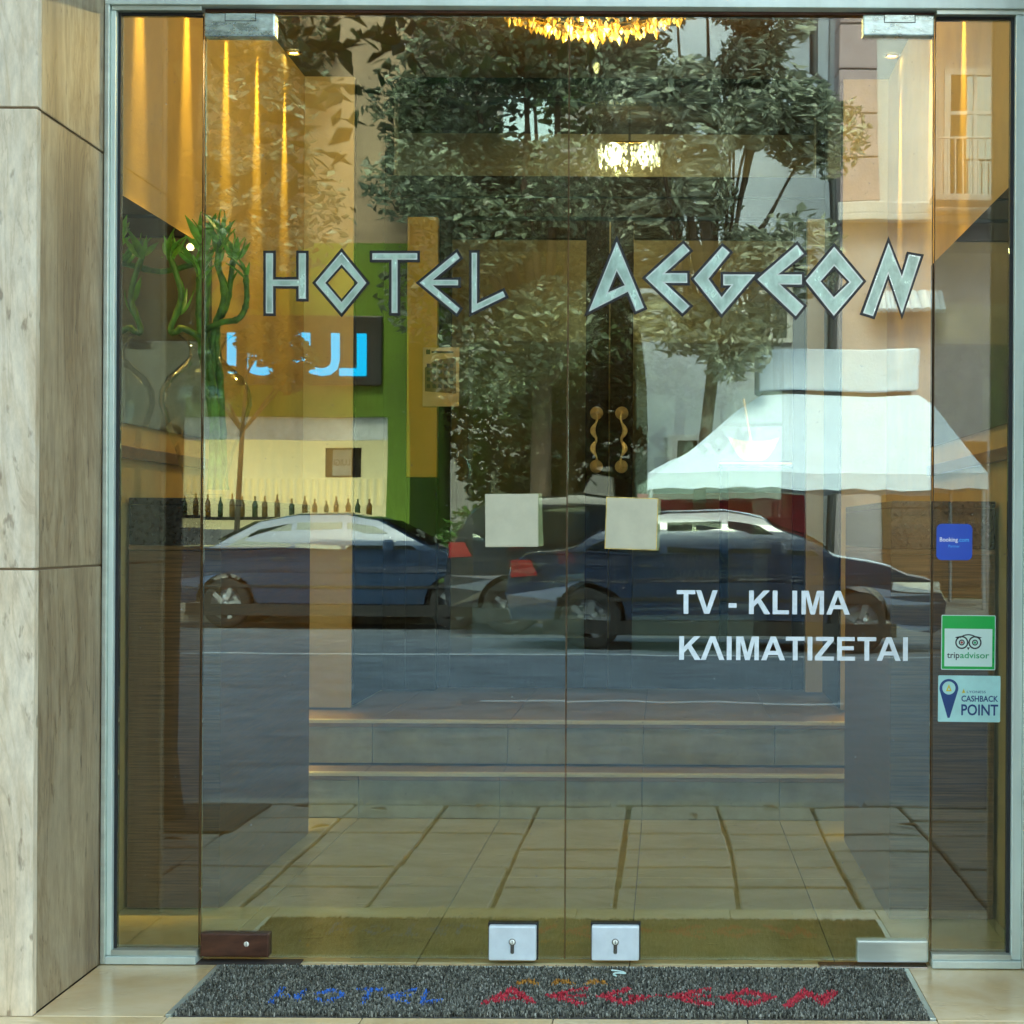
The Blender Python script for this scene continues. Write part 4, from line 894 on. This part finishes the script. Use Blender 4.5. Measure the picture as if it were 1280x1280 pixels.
bm_ = [MB().lathe([(0, 0), (.045, 0), (.045, .2), (.015, .27), (.015, .33), (0, .33)], n=10).mesh('bottle', mt_) for mt_ in ('bottle_amber', 'bottle_green')]
for i in range(22):
    o = obj('bottle', bm_[i % 3 % 2], None); o.location = (-4.75 - i * .19 + rnd.uniform(-.03, .03), YS - .78 + rnd.uniform(-.06, .06), 1.301); o.scale = (1, 1, rnd.uniform(.8, 1.15))
    tag(o, 'dark green bottle on the shop display shelf' if i % 3 % 2 else 'amber bottle on the shop display shelf', 'bottle', 'green bottles on the shop shelf' if i % 3 % 2 else 'amber bottles on the shop shelf')
# far block
fb = thing('far_apartment_block', 'grey apartment block far behind the park trees', 'building', (-8, -48, 0))
MB().box(-16, 14, -6, 0, 0, 15).build('wall', 'wall_grey', fb); MB().bbox(-16.3, 14.3, -6.3, .3, 15, 15.4, b=.05).build('roof', 'wall_ochre', fb)
for i in range(9):
    for k in range(4): MB().box(-15 + i * 3.1, -13.6 + i * 3.1, .005, .04, 1.4 + k * 3.4, 3.1 + k * 3.4).build('window', 'window_glass', fb)

# --- white pagoda tent
tn = thing('market_tent', 'white pagoda market tent with raised top across the road', 'tent', (2.15, -24.2, 0))
X0, X1, y0, y1 = -2.3, 2.35, -1.7, 1.7; XA, XB, ya, yb = -.65, 1.6, -.5, .5
ro = MB(); N = 8; vs = []
for k in range(N + 1):
    u = k / N; s_ = u; z = 1.92 + 1.18 * u; a, b, c, d = X0 + (XA - X0) * s_, X1 + (XB - X1) * s_, y0 + (ya - y0) * s_, y1 + (yb - y1) * s_; vs += [(a, c, z), (b, c, z), (b, d, z), (a, d, z)]
ro.add(vs, [(k * 4 + j, k * 4 + (j + 1) % 4, k * 4 + 4 + (j + 1) % 4, k * 4 + 4 + j) for k in range(N) for j in range(4)]); ro.build('roof', 'canvas', tn)
va = MB(); pp = [(X0, y0), (X1, y0), (X1, y1), (X0, y1)]
for (ax, ay), (bx_, by) in zip(pp, pp[1:] + pp[:1]):
    k = 18; V = []
    for i in range(k + 1):
        u = i / k; x, y = ax + (bx_ - ax) * u, ay + (by - ay) * u; V += [(x, y, 1.918), (x * 1.004, y * 1.004, 1.68 + .03 * abs(math.sin(u * k * math.pi / 2)))]
    va.add(V, [(2 * i, 2 * i + 1, 2 * i + 3, 2 * i + 2) for i in range(k)])
va.build('valance', 'canvas', tn); MB().bbox(XA - .05, XB + .0, ya - .02, yb + .02, 3.16, 3.78, b=.05, seg=3).build('raised_top', 'canvas', tn)
MB().bbox(XA + .02, XB - .06, ya + .02, yb - .02, 3.08, 3.17, b=.01).build('vent_gap', 'iron', tn)
for ax, ay in pp: MB().tube([(ax * .98, ay * .98, 0), (ax * .98, ay * .98, 1.93)], .03, 8).build('pole', 'tube_grey', tn)
st = thing('market_stall', 'stall table with a dark red cloth under the white tent', 'stall', (.6, -23.6, 0))
MB().bbox(-1.0, 1.5, -.4, .4, .9, .94, b=.01).build('top', 'cloth_red', st); m = MB(); V = []
for i in range(41):
    u = i / 40; x = -1.0 + 2.5 * u; V += [(x, .41 + .02 * math.sin(i * 1.9), .92), (x, .43 + .05 * math.sin(i * 1.9), .03)]
m.add(V, [(2 * i, 2 * i + 1, 2 * i + 3, 2 * i + 2) for i in range(40)], True); m.build('cloth_skirt', 'cloth_red', st); MB().bbox(-.95, 1.45, -.35, -.3, 0, 1.65, b=.01).build('back_cloth', 'cloth_red', st)

# --- cars (modelled at rest; all face +x)
def car(name, label, loc, L_, H, prof, belt, pm, glassq, wheels, wr=.31, hw=.86, gap=.16):
    t = thing(name, label, 'car', loc, group='cars passing on the road')
    def W(x, z):
        k = hw
        if z > belt: k -= .20 * ((z - belt) / (H - belt)) ** 1.2
        elif z < .45: k -= .05 * (.45 - z) / .3
        e = max(0, abs(x) - L_ / 2 + .55) / .55
        return k * (1 - .16 * e * e)
    bot = []
    for cx in sorted(wheels):
        bot += [(cx + (wr + .06) * math.cos(R(180 - i * 15)), wr + (wr + .06) * math.sin(R(180 - i * 15))) for i in range(0, 13) if wr + (wr + .06) * math.sin(R(180 - i * 15)) >= gap]
    sil = [(p[0], p[1]) for p in prof]                          # from rear bottom over the roof to front bottom
    allp = sil + bot[::-1]
    # refine
    out = []
    for a, b in zip(allp, allp[1:] + allp[:1]):
        k = max(1, int(math.hypot(b[0] - a[0], b[1] - a[1]) / .12)); out += [(a[0] + (b[0] - a[0]) * i / k, a[1] + (b[1] - a[1]) * i / k) for i in range(k)]
    m = MB(); tri = tessellate_polygon([[Vector((p[0], p[1], 0)) for p in out]]); n0 = len(out)
    lv = [(p[0], W(*p), p[1]) for p in out]; rv = [(p[0], -W(*p), p[1]) for p in out]
    m.add(lv, tri); m.add(rv, [f[::-1] for f in tri])
    cr = [(-.93, .012), (-.6, .03), (0, .042), (.6, .03), (.93, .012)]; rows = [lv]
    for s_, up in cr[::-1]: rows.append([(p[0] * (1 + .008), s_ * W(*p), p[1] + (up if p[1] > belt - .25 else 0)) for p in out])
    rows.append(rv); V = [v for r_ in rows for v in r_]
    m.add(V, [(r_ * n0 + i, r_ * n0 + (i + 1) % n0, (r_ + 1) * n0 + (i + 1) % n0, (r_ + 1) * n0 + i) for r_ in range(len(rows) - 1) for i in range(n0)], True)
    m.build('body', pm, t)
    for q in glassq['side']:
        for sg_ in (1, -1):
            P3 = [Vector((p[0], sg_ * (W(*p) + .006), p[1])) for p in q]; f = MB().add(P3, [tuple(range(len(P3)))]); f.build('side_window', 'car_glass', t)
    for nm, key in (('windscreen', 'front'), ('rear_window', 'rear')):
        (xa_, za), (xb_, zb) = glassq[key]; d_ = Vector((zb - za, -(xb_ - xa_)))
        if (key == 'front') == (d_.x < 0): d_ = -d_
        d_ = d_.normalized() * .05
        V = [(xa_ + d_.x, s_ * (W(xa_, za) - .10), za + abs(d_.y)) for s_ in (-1, 1)] + [(xb_ + d_.x, s_ * (W(xb_, zb) - .10), zb + abs(d_.y)) for s_ in (1, -1)]
        MB().add(V, [(0, 1, 2, 3)]).build(nm, 'car_glass', t)
    for cx in wheels:
        for sg_ in (1, -1):
            yc = sg_ * (hw - .10); wt = MB().lathe([(.20, -.09), (wr - .03, -.1), (wr, -.07), (wr, .07), (wr - .03, .1), (.20, .09)], (cx, yc, wr), 28, 'y').build('wheel', 'tyre', t)
            rm = MB().lathe([(.045, sg_ * .085), (.05, sg_ * .07), (.0, sg_ * .088)], (cx, yc, wr), 16, 'y'); rm.lathe([(.205, sg_ * .085), (.215, sg_ * .09), (.215, -sg_ * .05), (.05, sg_ * .02)], (cx, yc, wr), 28, 'y')
            for k in range(5):
                a = k * 1.2566; u = Vector((math.cos(a), 0, math.sin(a))); v = Vector((-math.sin(a), 0, math.cos(a))); o_ = Vector((cx, yc + sg_ * .082, wr)); rm.add([o_ + u * .04 + v * .022, o_ + u * .04 - v * .022, o_ + u * .208 - v * .03, o_ + u * .208 + v * .03], [(0, 1, 2, 3)])
            rm.build('rim', 'rim', wt)
    for sg_ in (1, -1):
        xr = glassq['tail']; zr = glassq['tailz']; V = [(xr + .02, sg_ * (W(xr + .02, zr) + .004), zr - .09), (xr + .30, sg_ * (W(xr + .30, zr) + .004), zr - .07), (xr + .22, sg_ * (W(xr + .22, zr) + .004), zr + .09), (xr + .02, sg_ * (W(xr + .02, zr) + .004), zr + .09)]
        V += [(xr - .02, sg_ * (W(xr, zr) - .25), zr - .09), (xr - .02, sg_ * (W(xr, zr) - .25), zr + .09)]
        MB().add(V, [(0, 1, 2, 3), (0, 3, 5, 4)]).build('tail_light', 'lamp_red', t)
        xf = glassq['head']; zf = glassq['headz']; V = [(xf + .01, sg_ * (W(xf, zf) + .004), zf - .07), (xf - .38, sg_ * (W(xf - .38, zf) + .004), zf - .02), (xf - .36, sg_ * (W(xf - .36, zf) + .004), zf + .06), (xf + .0, sg_ * (W(xf, zf) + .004), zf + .05)]
        MB().add(V, [(0, 1, 2, 3)]).build('headlight', 'lamp_clear', t)
        for sx_ in glassq['seams']:
            MB().add([(sx_ + dx, sg_ * (W(sx_, z) + .009), z) for dx, z in ((-.006, .30), (.006, .30), (.006, belt - .03), (-.006, belt - .03))], [(0, 1, 2, 3)]).build('door_seam', 'gasket', t)
        MB().bbox(-L_ / 2 + .5, L_ / 2 - .6, sg_ * (hw + .004) - .008, sg_ * (hw + .004) + .008, .50, .535, b=.004).build('rub_strip', 'gasket', t)
        mx_ = glassq['front'][0][0] - .45; MB().bbox(mx_ - .06, mx_ + .06, sg_ * (hw + .03) - .09, sg_ * (hw + .03) + .09, belt - .02, belt + .12, b=.03).build('wing_mirror', pm, t)
        for dx in glassq['handles']: MB().bbox(dx - .08, dx + .08, sg_ * (W(dx, belt - .12) + .014) - .012, sg_ * (W(dx, belt - .12) + .014) + .012, belt - .14, belt - .11, b=.006).build('door_handle', 'iron', t)
        MB().box(-L_ / 2 + .35, L_ / 2 - .4, sg_ * (hw - .03) - .03, sg_ * (hw - .03) + .03, .16, .30).build('sill', 'gasket', t)
    MB().box(-L_ / 2 - .01, -L_ / 2 + .02, -.26, .26, .42, .54).build('number_plate', 'number_plate', t)
    return t
suv = [(-1.98, .32), (-2.02, .55), (-1.98, .95), (-1.86, 1.12), (-1.72, 1.38), (-1.58, 1.50), (-1.2, 1.58), (-.4, 1.61), (.25, 1.55), (.55, 1.45), (1.0, 1.16), (1.22, 1.03), (1.75, .93), (1.95, .78), (2.02, .52), (1.98, .26), (1.9, .2)]
suv_g = dict(side=[[(-1.62, 1.08), (-1.0, 1.06), (-1.0, 1.47), (-1.45, 1.43)], [(-.94, 1.06), (-.05, 1.04), (-.05, 1.50), (-.94, 1.48)], [(.01, 1.04), (.92, 1.05), (.50, 1.38), (.22, 1.48), (.01, 1.50)]], front=[(1.0, 1.14), (.5, 1.48)], rear=[(-1.86, 1.12), (-1.62, 1.46)], tail=-1.99, tailz=.98, head=1.96, headz=.78, handles=(-.8, .2), seams=(-.97, -.02, .95))
sed = [(-2.18, .30), (-2.24, .55), (-2.2, .82), (-2.05, .96), (-1.55, 1.0), (-1.0, 1.30), (-.55, 1.39), (.05, 1.40), (.45, 1.33), (.78, 1.14), (1.12, .97), (1.75, .86), (2.1, .70), (2.22, .48), (2.18, .24), (2.1, .18)]
sed_g = dict(side=[[(-1.38, 1.0), (-.62, .99), (-.62, 1.29), (-1.0, 1.21)], [(-.56, .99), (.02, .98), (.02, 1.31), (-.56, 1.30)], [(.08, .98), (.92, .98), (.42, 1.26), (.08, 1.31)]], front=[(1.05, 1.0), (.5, 1.29)], rear=[(-1.5, 1.04), (-1.05, 1.27)], tail=-2.22, tailz=.82, head=2.14, headz=.66, handles=(-.75, .1), seams=(-1.0, .05, .95))
car('estate_car', 'dark grey high roofed estate car with red tail light, middle one reflected in the doors', (-.55, -18.5, -.12), 4.0, 1.61, suv, 1.05, 'paint_dark', suv_g, (-1.25, 1.28), .32)
car('sedan_car', 'blue black sedan with sloping bonnet, its nose reflected below the white tent', (.62, -15.7, -.12), 4.44, 1.40, sed, .98, 'paint_navy', sed_g, (-1.38, 1.38))
car('hatchback_car', 'bright blue sedan reflected behind the vase, below the green shop', (-3.95, -21.3 + 1.6, -.12), 4.44, 1.40, sed, .98, 'paint_blue', sed_g, (-1.38, 1.38))
